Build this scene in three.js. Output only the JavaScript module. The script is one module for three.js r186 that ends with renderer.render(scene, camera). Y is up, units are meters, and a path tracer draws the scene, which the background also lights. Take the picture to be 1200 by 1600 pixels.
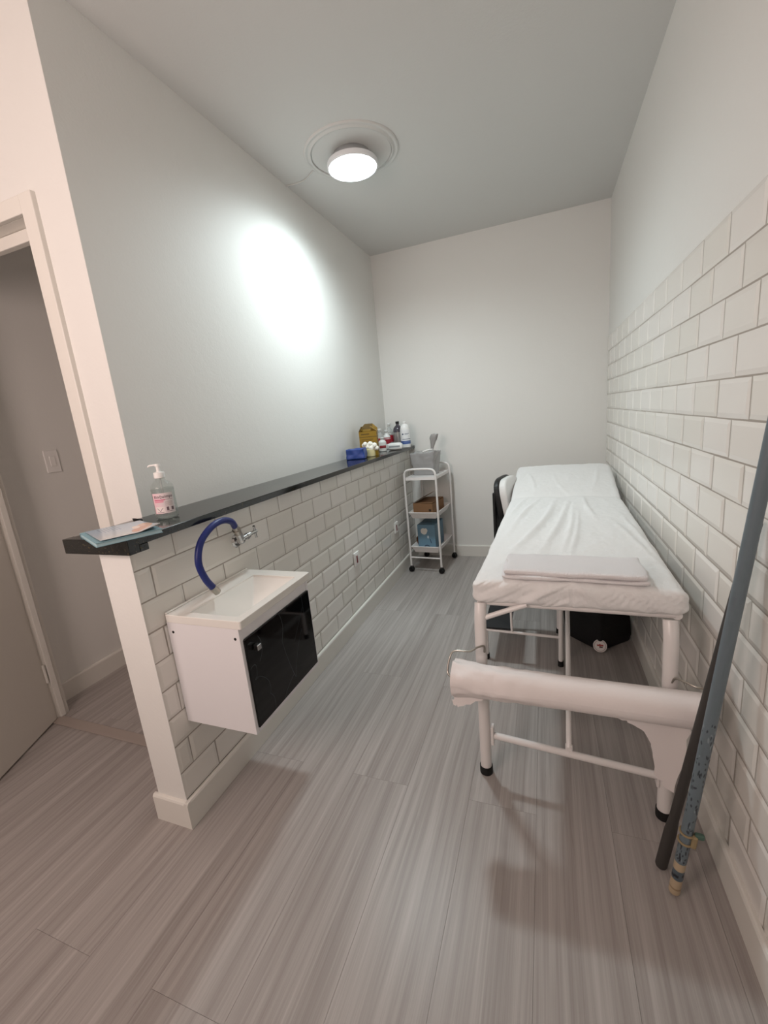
import * as THREE from 'three';
import { mergeGeometries, mergeVertices } from 'three/addons/utils/BufferGeometryUtils.js';
import { RoundedBoxGeometry } from 'three/addons/geometries/RoundedBoxGeometry.js';
import { RectAreaLightUniformsLib } from 'three/addons/lights/RectAreaLightUniformsLib.js';

RectAreaLightUniformsLib.init();
const scene = new THREE.Scene();
scene.background = new THREE.Color(0x0c0b0b);
const renderer = new THREE.WebGLRenderer({ antialias: true });
renderer.toneMapping = THREE.LinearToneMapping;
renderer.toneMappingExposure = 1.11;
renderer.shadowMap.enabled = true;

// ------------------------------------------------------------------ camera
const camera = new THREE.PerspectiveCamera(2 * Math.atan(800 / 664.4) * 180 / Math.PI, 0.75, 0.05, 40);
camera.position.set(1.119, 1.269, 0.607);
camera.rotation.set(-0.217, 0.372, -0.096, 'YXZ');
scene.add(camera);

// ------------------------------------------------------------------ the room's measures
const W = 1.554, XU = -0.203, H = 2.569, ZB = -3.023, Z1 = -0.225, Z0 = -0.455, BH = 0.1;
const XL = -1.32, ZR = 1.22, ZC = -3.14, XC = -1.22;
const CT = 1.009;                         // height of the counter top
const DT = 0.09;                          // thickness of the wall with the doorway
const LAMP = [0.236, -1.682];

// ------------------------------------------------------------------ large lights
// daylight of the high window in the wall behind the camera (the window itself is built below)
const WIN = { x: -0.12, y: 1.68, w: 0.96, h: 0.84 };
const windowLight = new THREE.RectAreaLight(new THREE.Color().setRGB(1.0, 0.8, 0.735), 7.6, WIN.w - 0.08, WIN.h - 0.08);
windowLight.position.set(WIN.x, WIN.y, ZR - 0.03);
windowLight.lookAt(WIN.x, WIN.y, -5);
scene.add(windowLight);
// fainter daylight of the window at the far end of the corridor
const WIN2 = { x: -0.77, y: 0.95, w: 0.7, h: 0.9 };
const corridorLight = new THREE.RectAreaLight(new THREE.Color().setRGB(1.0, 0.82, 0.76), 1.5, WIN2.w - 0.08, WIN2.h - 0.08);
corridorLight.position.set(WIN2.x, WIN2.y, ZC + 0.03);
corridorLight.lookAt(WIN2.x, WIN2.y, 5);
scene.add(corridorLight);

// ------------------------------------------------------------------ helpers
let seed = 7;
const rnd = () => { seed = (seed + 0x6D2B79F5) | 0; let t = Math.imul(seed ^ (seed >>> 15), 1 | seed); t = (t + Math.imul(t ^ (t >>> 7), 61 | t)) ^ t; return ((t ^ (t >>> 14)) >>> 0) / 4294967296; };
const V = (x, y, z) => new THREE.Vector3(x, y, z);
const hash = (x, y, s = 0) => { let h = Math.imul(x | 0, 374761393) + Math.imul(y | 0, 668265263) + Math.imul(s | 0, 1274126177); h = Math.imul(h ^ (h >>> 13), 1274126177); return ((h ^ (h >>> 16)) >>> 0) / 4294967296; };
function vnoise(x, y, s = 0, px = 0, py = 0) {
  let xi = Math.floor(x), yi = Math.floor(y); const fx = x - xi, fy = y - yi;
  const u = fx * fx * (3 - 2 * fx), v = fy * fy * (3 - 2 * fy);
  const wx = i => px ? ((i % px) + px) % px : i, wy = i => py ? ((i % py) + py) % py : i;
  const a = hash(wx(xi), wy(yi), s), b = hash(wx(xi + 1), wy(yi), s), c = hash(wx(xi), wy(yi + 1), s), d = hash(wx(xi + 1), wy(yi + 1), s);
  return a + (b - a) * u + (c - a) * v + (a - b - c + d) * u * v;
}
function fbm(x, y, o = 4, s = 0) { let r = 0, a = 0.5, t = 0; for (let i = 0; i < o; i++) { r += a * vnoise(x, y, s + i); t += a; a *= 0.5; x *= 2.03; y *= 2.03; } return r / t; }
function dataTex(w, h, f, srgb) {
  const d = new Uint8Array(w * h * 4);
  for (let j = 0; j < h; j++) for (let i = 0; i < w; i++) {
    const c = f(i, j), k = 4 * (j * w + i);
    d[k] = Math.max(0, Math.min(255, c[0])); d[k + 1] = Math.max(0, Math.min(255, c[1])); d[k + 2] = Math.max(0, Math.min(255, c[2])); d[k + 3] = 255;
  }
  const t = new THREE.DataTexture(d, w, h); t.wrapS = t.wrapT = THREE.RepeatWrapping; t.magFilter = THREE.LinearFilter; t.minFilter = THREE.LinearMipmapLinearFilter; t.generateMipmaps = true;
  if (srgb) t.colorSpace = THREE.SRGBColorSpace; t.needsUpdate = true; return t;
}
function canvasTex(w, h, draw) {
  const c = document.createElement('canvas'); c.width = w; c.height = h; draw(c.getContext('2d'), w, h);
  const t = new THREE.CanvasTexture(c); t.colorSpace = THREE.SRGBColorSpace; t.magFilter = THREE.LinearFilter; return t;
}
const mat = (color, roughness = 0.6, o = {}) => new THREE.MeshStandardMaterial({ color, roughness, ...o });
const phys = (color, roughness = 0.6, o = {}) => new THREE.MeshPhysicalMaterial({ color, roughness, ...o });
function mesh(name, geo, m, parent = scene) {
  const o = new THREE.Mesh(geo, m); o.name = name; o.castShadow = o.receiveShadow = true; parent.add(o); return o;
}
const taken = {};
function numbered(n) { const k = taken[n] = (taken[n] ?? -1) + 1; return k ? `${n}_${String(k).padStart(3, '0')}` : n; }
function tag(o, label, category, group) { o.name = numbered(o.name); o.userData.label = label; o.userData.category = category; if (group) o.userData.group = group; return o; }
function thing(name, label, category, [x, y, z] = [0, 0, 0], turn = 0, group) {
  const o = new THREE.Group(); o.name = name; o.position.set(x, y, z); o.rotation.y = turn; scene.add(o); return tag(o, label, category, group);
}
function struct(name, geo, m, label, parent = scene) { const o = mesh(name, geo, m, parent); o.userData.kind = 'structure'; if (label) o.userData.label = label; return o; }
const merge = list => mergeGeometries(list.map(g => { g = g.index ? g.toNonIndexed() : g; for (const k of Object.keys(g.attributes)) if (!['position', 'normal', 'uv'].includes(k)) g.deleteAttribute(k); return g; }));
function box(x0, x1, y0, y1, z0, z1) {             // uv in metres
  const g = new THREE.BoxGeometry(x1 - x0, y1 - y0, z1 - z0); g.translate((x0 + x1) / 2, (y0 + y1) / 2, (z0 + z1) / 2); return uvBox(g);
}
function uvBox(g, ox = 0, oy = 0) {
  const p = g.attributes.position, n = g.attributes.normal, uv = new Float32Array(p.count * 2);
  for (let i = 0; i < p.count; i++) {
    const ax = Math.abs(n.getX(i)), ay = Math.abs(n.getY(i)), az = Math.abs(n.getZ(i));
    if (ay >= ax && ay >= az) { uv[2 * i] = p.getX(i) + ox; uv[2 * i + 1] = p.getZ(i) + oy; }
    else if (ax >= az) { uv[2 * i] = p.getZ(i) + ox; uv[2 * i + 1] = p.getY(i) + oy; }
    else { uv[2 * i] = p.getX(i) + ox; uv[2 * i + 1] = p.getY(i) + oy; }
  }
  g.setAttribute('uv', new THREE.BufferAttribute(uv, 2)); return g;
}
function rbox(x0, x1, y0, y1, z0, z1, r = 0.003, seg = 2) {
  const g = new RoundedBoxGeometry(x1 - x0, y1 - y0, z1 - z0, seg, Math.min(r, (x1 - x0) / 2.01, (y1 - y0) / 2.01, (z1 - z0) / 2.01));
  g.translate((x0 + x1) / 2, (y0 + y1) / 2, (z0 + z1) / 2); return g;
}
function tube(pts, r, seg = 24, rad = 10, smooth = true) {
  const ps = pts.map(p => V(...p));
  const c = smooth ? new THREE.CatmullRomCurve3(ps, false, 'centripetal') : (() => { const k = new THREE.CurvePath(); for (let i = 0; i + 1 < ps.length; i++) k.add(new THREE.LineCurve3(ps[i], ps[i + 1])); return k; })();
  const g = new THREE.TubeGeometry(c, seg, r, rad, false);
  const caps = [ps[0], ps[ps.length - 1]].map((p, i) => { const t = c.getTangent(i), d = new THREE.CircleGeometry(r, rad); d.lookAt(i ? t : t.clone().negate()); d.translate(p.x, p.y, p.z); return d; });
  return merge([g, ...caps]);
}
function rod(a, b, r, r2 = r, rad = 14) {
  const A = V(...a), B = V(...b), d = B.clone().sub(A), g = new THREE.CylinderGeometry(r2, r, d.length(), rad);
  g.applyQuaternion(new THREE.Quaternion().setFromUnitVectors(V(0, 1, 0), d.clone().normalize())); g.translate((A.x + B.x) / 2, (A.y + B.y) / 2, (A.z + B.z) / 2); return g;
}
const lathe = (pts, seg = 28) => new THREE.LatheGeometry(pts.map(p => new THREE.Vector2(p[0], p[1])), seg);
function cyl(r, y0, y1, seg = 24, rt = r) { const g = new THREE.CylinderGeometry(rt, r, y1 - y0, seg); g.translate(0, (y0 + y1) / 2, 0); return g; }
// a patch of label wrapped around an upright bottle: radius, heights, middle angle, opening angle
function wrap(r, y0, y1, mid, open, seg = 18) { const g = new THREE.CylinderGeometry(r, r, y1 - y0, seg, 1, true, mid - open / 2, open); g.translate(0, (y0 + y1) / 2, 0); return g; }

// ------------------------------------------------------------------ materials
const peel = dataTex(256, 256, (i, j) => { const v = 128 + 90 * (vnoise(i / 4, j / 4, 3, 64, 64) - 0.5) + 70 * (vnoise(i / 16, j / 16, 5, 16, 16) - 0.5); return [v, v, v]; });
peel.repeat.set(3, 3);
const M = {
  paint: mat(0xebeae6, 0.62, { bumpMap: peel, bumpScale: 0.0006 }),
  ceiling: mat(0xd9d9d6, 0.85, { bumpMap: peel, bumpScale: 0.0005 }),
  trim: mat(0xe9e6df, 0.42),
  jamb: mat(0xd9d4cb, 0.5),
  grout: mat(0xada69d, 0.95),
  subfloor: mat(0x4a403a, 0.95),
  white: mat(0xeeecea, 0.4),
  whiteEnamel: phys(0xf0ecea, 0.32, { clearcoat: 0.4, clearcoatRoughness: 0.25 }),
  ceramic: phys(0xefece6, 0.16, { clearcoat: 0.5, clearcoatRoughness: 0.08 }),
  laminate: mat(0xeceaec, 0.45),
  chrome: mat(0xc9c9c9, 0.16, { metalness: 1 }),
  steel: mat(0xb5b0a8, 0.3, { metalness: 1 }),
  black: mat(0x0b0b0c, 0.5),
  rubber: mat(0x101010, 0.75),
  hose: mat(0x14246e, 0.42),
  plastic: phys(0xf3f1ee, 0.35),
};
// floor planks: fine long grain, some broad streaks
function woodTex(s) {
  return dataTex(512, 1024, (i, j) => {
    const u = i / 512, v = j / 1024;                      // 0.426 m across, 2.6 m along
    const warp = 0.05 * (fbm(u * 3, v * 5, 2, s + 40) - 0.5);
    const a = vnoise((u + warp) * 26, v * 3.2, s, 26, 0), b = vnoise((u + warp) * 70, v * 7, s + 1), c = vnoise(u * 230, v * 22, s + 2), d = vnoise((u + warp) * 9, v * 1.3, s + 3);
    let t = 0.32 * a + 0.26 * b + 0.22 * c + 0.2 * d;
    const line = Math.pow(Math.abs(2 * vnoise((u + warp) * 34, v * 2.4, s + 9) - 1), 0.5);       // thin dark pores lines where the noise crosses the middle
    const pore = line < 0.2 ? (0.2 - line) * 2.6 * (0.3 + c) : 0;
    t = (t - 0.5) * 1.0 - pore * 0.45;
    return [171 + 56 * t, 164 + 58 * t, 160 + 59 * t];
  }, true);
}
const woodMats = [11, 57, 91].map(s => {
  const t = woodTex(s); t.repeat.set(1 / 0.426, 1 / 2.6);
  return phys(0xffffff, 0.36, { map: t, specularIntensity: 0.7 });
});
// black granite with brown and green flecks
const granite = canvasTex(1024, 1024, (c, w, h) => {
  c.fillStyle = '#0b0b0a'; c.fillRect(0, 0, w, h);
  for (let k = 0; k < 9000; k++) {
    const g = rnd(), s = 1.2 + 5 * rnd() * rnd();
    c.fillStyle = g < 0.5 ? `rgba(96,82,46,${0.25 + 0.4 * rnd()})` : g < 0.8 ? `rgba(34,38,30,${0.3 + 0.4 * rnd()})` : `rgba(96,88,62,${0.15 + 0.4 * rnd()})`;
    c.beginPath(); c.ellipse(rnd() * w, rnd() * h, s, s * (0.5 + rnd()), rnd() * 3, 0, 7); c.fill();
  }
});
granite.wrapS = granite.wrapT = THREE.RepeatWrapping; granite.repeat.set(2.2, 2.2);
M.granite = phys(0xffffff, 0.1, { map: granite });
// wall tiles: four glazes hardly apart
const tileMats = [0xf0ede7, 0xeeebe4, 0xf2efea, 0xece9e2].map((c, i) => phys(c, 0.14 + 0.02 * i, {}));
const weave = dataTex(256, 256, (i, j) => { const v = 128 + 40 * Math.sin(i * Math.PI / 2) * Math.sin(j * Math.PI / 2) + 110 * (vnoise(i / 12, j / 12, 21, 22, 22) - 0.5) + 60 * (vnoise(i / 5, j / 5, 23, 52, 52) - 0.5); return [v, v, v]; });
weave.repeat.set(4, 4);
M.sheet = mat(0xf0efee, 0.85, { bumpMap: weave, bumpScale: 0.0018 });
const terry = dataTex(256, 256, (i, j) => { const v = 60 + 190 * hash(i >> 1, j >> 1, 9); return [v, v, v]; });
terry.repeat.set(8, 8);
M.terry = phys(0xf6f3f4, 0.95, { bumpMap: terry, bumpScale: 0.002, sheen: 0.4, sheenRoughness: 0.8 });
M.paper = mat(0xf1eae8, 0.9, { side: THREE.DoubleSide, bumpMap: weave, bumpScale: 0.0008 });

// ================================================================== THE SETTING
// ---- floor: planks 21.3 cm wide, 1.306 m long, laid along the room
{
  const floor = struct('floor', box(XL - 0.1, W + 0.15, -0.06, -0.012, ZC - 0.1, ZR + 0.1), M.subfloor, 'greyish brown wood laminate floor');
  let n = 0;
  const PW = 0.213, PL = 1.306;
  for (let c = -8; c < 7; c++) {
    const x0 = 0.229 + c * PW, x1 = x0 + PW;
    if (x1 < XL || x0 > W + 0.02) continue;
    const off = (c & 1) ? -0.56 : -1.164 + (c === 2 ? 0.025 : 0);
    for (let k = -3; k < 5; k++) {
      const a = Math.max(off + k * PL, ZC), b = Math.min(off + (k + 1) * PL, ZR);
      if (b - a < 0.02) continue;
      const e = 0.0003, g = box(Math.max(x0, XL) + e, Math.min(x1, W + 0.02) - e, -0.012, 0, a + e, b - e);
      uvBox(g, -x0 + 0.002 + rnd() * 0.205, -a + 0.002 + rnd() * (2.596 - (b - a)));
      mesh(n ? `plank_${String(n).padStart(3, '0')}` : 'plank', g, woodMats[Math.floor(rnd() * 3)], floor); n++;
    }
  }
}
// ---- ceiling
struct('ceiling', box(XL - 0.1, W + 0.15, H, H + 0.1, ZC - 0.1, ZR + 0.1), M.ceiling, 'plain white plaster ceiling');
// ---- walls
struct('wall_left', merge([box(XU - 0.12, XU, CT - 0.03, H, ZC, Z0), box(XU - 0.12, XU, 0, CT - 0.03, ZC, Z0)]), M.paint, 'white painted wall above the black counter');
struct('wall_back', box(XU - 0.12, W + 0.15, 0, H, ZB - 0.1, ZB), M.paint, 'white painted end wall behind the trolley');
struct('wall_rear', merge([box(XL - 0.1, WIN.x - WIN.w / 2, 0, H, ZR, ZR + 0.12), box(WIN.x + WIN.w / 2, W + 0.15, 0, H, ZR, ZR + 0.12), box(WIN.x - WIN.w / 2, WIN.x + WIN.w / 2, 0, WIN.y - WIN.h / 2, ZR, ZR + 0.12), box(WIN.x - WIN.w / 2, WIN.x + WIN.w / 2, WIN.y + WIN.h / 2, H, ZR, ZR + 0.12)]), M.paint, 'white wall with the window behind the camera');
struct('wall_far_left', box(XL - 0.1, XL, 0, H, Z0 - 0.12, ZR), M.paint, 'white wall beyond the door leaf');
struct('wall_corridor', box(XC - 0.1, XC, 0, H, ZC, Z0 - DT), M.paint, 'white corridor wall seen through the doorway');
struct('wall_corridor_end', merge([box(XC - 0.1, WIN2.x - WIN2.w / 2, 0, H, ZC - 0.1, ZC), box(WIN2.x + WIN2.w / 2, XU - 0.12, 0, H, ZC - 0.1, ZC), box(WIN2.x - WIN2.w / 2, WIN2.x + WIN2.w / 2, 0, WIN2.y - WIN2.h / 2, ZC - 0.1, ZC), box(WIN2.x - WIN2.w / 2, WIN2.x + WIN2.w / 2, WIN2.y + WIN2.h / 2, H, ZC - 0.1, ZC)]), M.paint, 'end wall of the corridor with its window');
const DX0 = -1.1, DX1 = -0.405, DH = 2.0;
struct('wall_door', merge([box(XL, DX0 - 0.02, 0, H, Z0 - DT, Z0), box(DX1 + 0.02, XU - 0.0005, 0, H, Z0 - DT, Z0 + 0.0005), box(DX0 - 0.02, DX1 + 0.02, DH + 0.02, H, Z0 - DT, Z0)]), M.paint, 'white wall with the doorway');
// tile: a plate with broad bevels around a raised field; lies on a wall whose face looks along +x (s = 1) or -x (s = -1)
function tileGeo(w, h, s, bev = 0.013, up = 0.003) {
  const e = 0.0009, a = w / 2 - e, b = h / 2 - e, ai = Math.max(a - bev, a * 0.3), bi = Math.max(b - bev, b * 0.3), base = -0.004;
  const ring = (p, q, d) => [[-p, -q], [p, -q], [p, q], [-p, q]].map(([z, y]) => [s * d, y, z]);
  const lo = ring(a, b, base), mid = ring(a, b, 0.0022), top = ring(ai, bi, up + 0.0022);
  const pos = [];
  const quad = (A, B, C, D) => { const t = s > 0 ? [A, C, B, A, D, C] : [A, B, C, A, C, D]; for (const p of t) pos.push(...p); };
  for (let i = 0; i < 4; i++) { const j = (i + 1) % 4; quad(lo[i], lo[j], mid[j], mid[i]); quad(mid[i], mid[j], top[j], top[i]); }
  quad(...top);
  const g = new THREE.BufferGeometry(); g.setAttribute('position', new THREE.Float32BufferAttribute(pos, 3)); g.computeVertexNormals(); return uvBox(g);
}
const tileCache = {};
const tile = (w, h, s) => tileCache[`${w.toFixed(3)} ${h.toFixed(3)} ${s}`] ??= tileGeo(w, h, s);
const TW = 0.198, TH = 0.1, TUP = 0.0052;
// ---- tiled half wall under the counter (tile faces at x = 0)
{
  const w = struct('wall_half', merge([box(-0.125, -TUP, 0, 0.985, Z1, Z0), box(XU + 0.0005, -TUP, 0, 0.985, Z0, ZB)]), M.paint, 'white tiled half wall carrying the black counter');
  mesh('grout_bed', box(-TUP - 0.001, -TUP + 0.0025, BH, 0.985, ZB, Z1 - 0.0012), M.grout, w);
  let n = 0;
  for (let r = 0; r < 9; r++) {
    const y0 = BH + r * TH, y1 = Math.min(y0 + TH, 0.985), first = (8 - r) % 2 === 0 ? -0.383 : -0.283;
    const cuts = [Z1]; for (let z = first; z > ZB; z -= TW) cuts.push(z); cuts.push(ZB);
    for (let i = 0; i + 1 < cuts.length; i++) {
      const wz = cuts[i] - cuts[i + 1]; if (wz < 0.012) continue;
      const t = mesh(n ? `tile_${String(n).padStart(3, '0')}` : 'tile', tile(wz, y1 - y0, 1), tileMats[Math.floor(rnd() * 4)], w); n++;
      t.position.set(-TUP, (y0 + y1) / 2, (cuts[i] + cuts[i + 1]) / 2);
      t.rotation.z = (rnd() - 0.5) * 0.008; t.rotation.y = (rnd() - 0.5) * 0.005;
    }
  }
  mesh('wall_cap', box(-0.1255, -0.0002, BH, 0.98, Z1 - 0.0012, Z1 + 0.0005), M.paint, w);
}
// ---- tiled right wall
{
  const TOP = 1.685;
  const w = struct('wall_right', merge([box(W + TUP, W + 0.15, 0, H, ZB, ZR)]), M.paint, 'right wall with white bevelled tiles below and paint above');
  mesh('grout_bed', box(W + TUP - 0.0025, W + TUP + 0.001, BH - 0.02, TOP - 0.002, ZB, ZR), M.grout, w);
  let n = 0; const rest = [], LIM = 0.42;
  for (let r = 0; r < 16; r++) {
    const y1 = TOP - r * TH, y0 = Math.max(y1 - TH, BH - 0.012), ph = r % 2 === 1 ? -0.713 : -0.615;
    const cuts = [ZR]; let z = ph; while (z + TW < ZR - 0.01) z += TW;
    for (; z > ZB + 0.012; z -= TW) cuts.push(z); cuts.push(ZB);
    for (let i = 0; i + 1 < cuts.length; i++) {
      const wz = cuts[i] - cuts[i + 1], cy = (y0 + y1) / 2, cz = (cuts[i] + cuts[i + 1]) / 2;
      if (wz < 0.012) continue;
      const g = tile(wz, y1 - y0, -1);
      if (cz > LIM) { rest.push(g.clone().translate(W + TUP, cy, cz)); continue; }
      const t = mesh(n ? `tile_${String(n).padStart(3, '0')}` : 'tile', g, tileMats[Math.floor(rnd() * 4)], w); n++;
      t.position.set(W + TUP, cy, cz);
      t.rotation.z = (rnd() - 0.5) * 0.008; t.rotation.y = (rnd() - 0.5) * 0.005;
    }
  }
  const f = mesh('tile_field', mergeGeometries(rest), tileMats[0], w); f.userData.kind = 'stuff';
}
// ---- baseboards with a bevelled upper edge
function baseProfile(len) {                               // profile in x (out of the wall) and y, extruded along +z
  const s = new THREE.Shape(); s.moveTo(0, 0); s.lineTo(0.014, 0); s.lineTo(0.014, BH - 0.008); s.lineTo(0.011, BH - 0.002); s.lineTo(0.007, BH); s.lineTo(0, BH); s.closePath();
  return new THREE.ExtrudeGeometry(s, { depth: len, bevelEnabled: false });
}
const baseLeft = baseProfile(Z1 + 0.014 - ZB); baseLeft.translate(-0.001, 0, ZB);
struct('baseboard_left', merge([baseLeft]), M.trim, 'white baseboard under the tiled half wall');
const baseEnd = baseProfile(0.125 + 0.028); baseEnd.rotateY(-Math.PI / 2); baseEnd.translate(0.0135, 0, Z1 - 0.0005);
struct('baseboard_end', baseEnd, M.trim, 'white baseboard around the end of the half wall');
const baseRight = baseProfile(ZR - ZB); baseRight.rotateY(Math.PI); baseRight.translate(W + 0.001, 0, ZR);
struct('baseboard_right', baseRight, M.trim, 'white baseboard under the tiled right wall');
const baseBack = baseProfile(W - 0.028); baseBack.rotateY(-Math.PI / 2); baseBack.translate(W - 0.014, 0, ZB - 0.0005);
struct('baseboard_back', baseBack, M.trim, 'white baseboard along the end wall');
const baseCorr = baseProfile(Z0 - DT - 0.002 - ZC); baseCorr.translate(XC - 0.0005, 0, ZC);
struct('baseboard_corridor', baseCorr, M.trim, 'white baseboard in the corridor');
// ---- doorway: casing, jambs, threshold, open leaf
{
  const t = struct('trim_1', rbox(DX1 - 0.002, -0.35, 0, 2.053, Z0 - 0.001, Z0 + 0.017, 0.003), M.trim, 'white door casing around the doorway');
  mesh('head_casing', rbox(DX0 - 0.05, DX1 - 0.0025, 2.0, 2.053, Z0 - 0.001, Z0 + 0.016, 0.003), M.trim, t);
  mesh('side_casing', rbox(DX0 - 0.05, DX0, 0, 1.9995, Z0 - 0.001, Z0 + 0.016, 0.003), M.trim, t);
  mesh('jamb', box(DX1 + 0.0002, DX1 + 0.0195, 0, DH - 0.001, Z0 - DT, Z0 - 0.0015), M.trim, t);
  mesh('jamb', box(DX0 - 0.0195, DX0 - 0.0002, 0, DH - 0.001, Z0 - DT, Z0 - 0.0015), M.trim, t);
  mesh('head_jamb', box(DX0 - 0.0195, DX1 + 0.0195, DH, DH + 0.0195, Z0 - DT, Z0 - 0.0015), M.trim, t);
  mesh('head_stop', rbox(DX0, DX1, DH - 0.04, DH - 0.001, Z0 - 0.07, Z0 - 0.045, 0.003), M.trim, t);
  mesh('side_stop', rbox(DX0, DX0 + 0.014, 0.002, DH - 0.041, Z0 - 0.07, Z0 - 0.045, 0.003), M.trim, t);
  const s = struct('trim_2', rbox(DX0 + 0.002, DX1 - 0.002, 0.0003, 0.006, Z0 - 0.055, Z0 - 0.005, 0.002), mat(0xab9f97, 0.5), 'beige threshold strip in the doorway');
  const d = new THREE.Group(); d.name = 'door_1'; d.position.set(DX0 + 0.006, 0, Z0 - 0.032); d.rotation.y = -63.6 * Math.PI / 180; scene.add(d);
  d.userData.kind = 'structure'; d.userData.label = 'plain white door leaf standing open into the room';
  mesh('leaf', rbox(0, 0.69, 0.008, DH - 0.045, 0.0, 0.035, 0.002), M.jamb, d);
  const hb = mesh('door_handle', tube([[0.63, 1.0, -0.001], [0.63, 1.0, -0.045], [0.61, 1.0, -0.055], [0.52, 1.0, -0.055]], 0.009, 20, 10), M.steel, d); void hb; void s;
  mesh('hinge', rod([-0.002, 0.2, -0.002], [-0.002, 0.29, -0.002], 0.006), M.trim, d);
  mesh('hinge', rod([-0.002, 1.65, -0.002], [-0.002, 1.74, -0.002], 0.006), M.trim, d);
}
// ---- windows (behind the camera, at the corridor's end): frame and two frosted panes full of evening daylight
function windowUnit(name, label, w, z, s, rgb, glow) {
  const g = new THREE.Group(); g.name = name; g.userData = { kind: 'structure', label }; scene.add(g);
  const x0 = w.x - w.w / 2, x1 = w.x + w.w / 2, y0 = w.y - w.h / 2, y1 = w.y + w.h / 2, f = 0.04, a = Math.min(z + s * 0.02, z + s * 0.07), b = Math.max(z + s * 0.02, z + s * 0.07), c = (a + b) / 2;
  mesh('window_frame', merge([box(x0, x0 + f, y0, y1, a, b), box(x1 - f, x1, y0, y1, a, b), box(x0 + f, x1 - f, y0, y0 + f, a, b), box(x0 + f, x1 - f, y1 - f, y1, a, b), box(w.x - 0.02, w.x + 0.02, y0 + f, y1 - f, a, b)]), M.trim, g);
  const gl = mat(0xded4ce, 0.6, { emissive: new THREE.Color().setRGB(...rgb), emissiveIntensity: glow });
  mesh('pane', box(x0 + f, w.x - 0.02, y0 + f, y1 - f, c - 0.004, c + 0.004), gl, g);
  mesh('pane', box(w.x + 0.02, x1 - f, y0 + f, y1 - f, c - 0.004, c + 0.004), gl, g);
}
windowUnit('window_1', 'frosted window in the wall behind the camera', WIN, ZR, 1, [1, 0.8, 0.735], 2);
windowUnit('window_2', 'frosted window at the far end of the corridor', WIN2, ZC, -1, [1, 0.82, 0.76], 1);

// ================================================================== THINGS
// ---- ceiling lamp, plaster rose, cable cover
{
  const r = thing('ceiling_rose', 'white round plaster rose on the ceiling around the lamp', 'ceiling rose', [LAMP[0], H, LAMP[1]]);
  mesh('plate', lathe([[0, 0], [0.2, 0], [0.2, -0.006], [0.196, -0.009], [0.0, -0.009]].map(p => p).reverse(), 72), M.ceiling, r);
  mesh('moulding', lathe([[0.236, 0], [0.234, -0.006], [0.229, -0.009], [0.224, -0.007], [0.219, -0.004], [0.213, -0.006], [0.207, -0.013], [0.2015, -0.012], [0.2005, -0.003], [0.2005, 0]], 72), M.ceiling, r);
  tag(mesh('cable_cover', tube([[XU + 0.001, H - 0.003, -1.772], [-0.1, H - 0.003, -1.776], [LAMP[0] - 0.2365, H - 0.003, -1.72]], 0.004, 16, 8), M.ceiling), 'thin white cable cover from the wall to the ceiling rose', 'cable');
}
function ceilingLamp(label, [x, z], y, rgb, power) {
  const l = thing('ceiling_lamp', label, 'lamp', [x, y, z]);
  mesh('housing', lathe([[0, 0], [0.09, 0], [0.09, -0.036], [0.124, -0.0365], [0.1265, -0.04], [0.127, -0.056], [0.1255, -0.061], [0.1205, -0.062], [0.12, -0.058], [0, -0.058]].reverse(), 72), mat(0xf2f3f5, 0.4), l);
  mesh('diffuser', lathe([[0, -0.0585], [0.1195, -0.0585], [0.1195, -0.061], [0.112, -0.0625], [0, -0.063]].reverse(), 72), mat(0xffffff, 0.5, { emissive: new THREE.Color().setRGB(...rgb), emissiveIntensity: 9 }), l);
  const lamp = new THREE.SpotLight(new THREE.Color().setRGB(...rgb), power, 0, 84 * Math.PI / 180, 1, 2);
  lamp.position.set(x, y - 0.07, z); lamp.target.position.set(x, 0, z); lamp.castShadow = true; lamp.shadow.radius = 5.4; lamp.shadow.mapSize.set(2048, 2048); scene.add(lamp, lamp.target);
}
ceilingLamp('round white ceiling lamp in the plaster rose, switched on', LAMP, H - 0.0095, [0.87, 1.0, 1.03], 7.6);
// ---- black granite counter
{
  const c = thing('granite_counter', 'long polished black granite counter on the tiled half wall', 'counter', [0, 0, 0]);
  const s = new THREE.Shape(); s.moveTo(XU + 0.0005, 0.9855); s.lineTo(0.049, 0.9855); s.lineTo(0.05, 0.987); s.lineTo(0.05, CT - 0.002); s.lineTo(0.048, CT); s.lineTo(XU + 0.0005, CT); s.closePath();
  const g = new THREE.ExtrudeGeometry(s, { depth: -0.19 - ZB - 0.002, bevelEnabled: false }); g.translate(0, 0, ZB + 0.001);
  mesh('slab', uvBox(g), M.granite, c);
  mesh('end_apron', uvBox(rbox(XU - 0.012, 0.0505, 0.965, CT - 0.0005, -0.2235, -0.189, 0.0015, 1)), M.granite, c);
  mesh('apron_return', uvBox(rbox(0.001, 0.0505, 0.965, 0.9854, -0.252, -0.2236, 0.001, 1)), M.granite, c);
  mesh('apron_return', uvBox(rbox(XU - 0.012, -0.1262, 0.965, 0.9854, -0.252, -0.2236, 0.001, 1)), M.granite, c);
}
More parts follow.
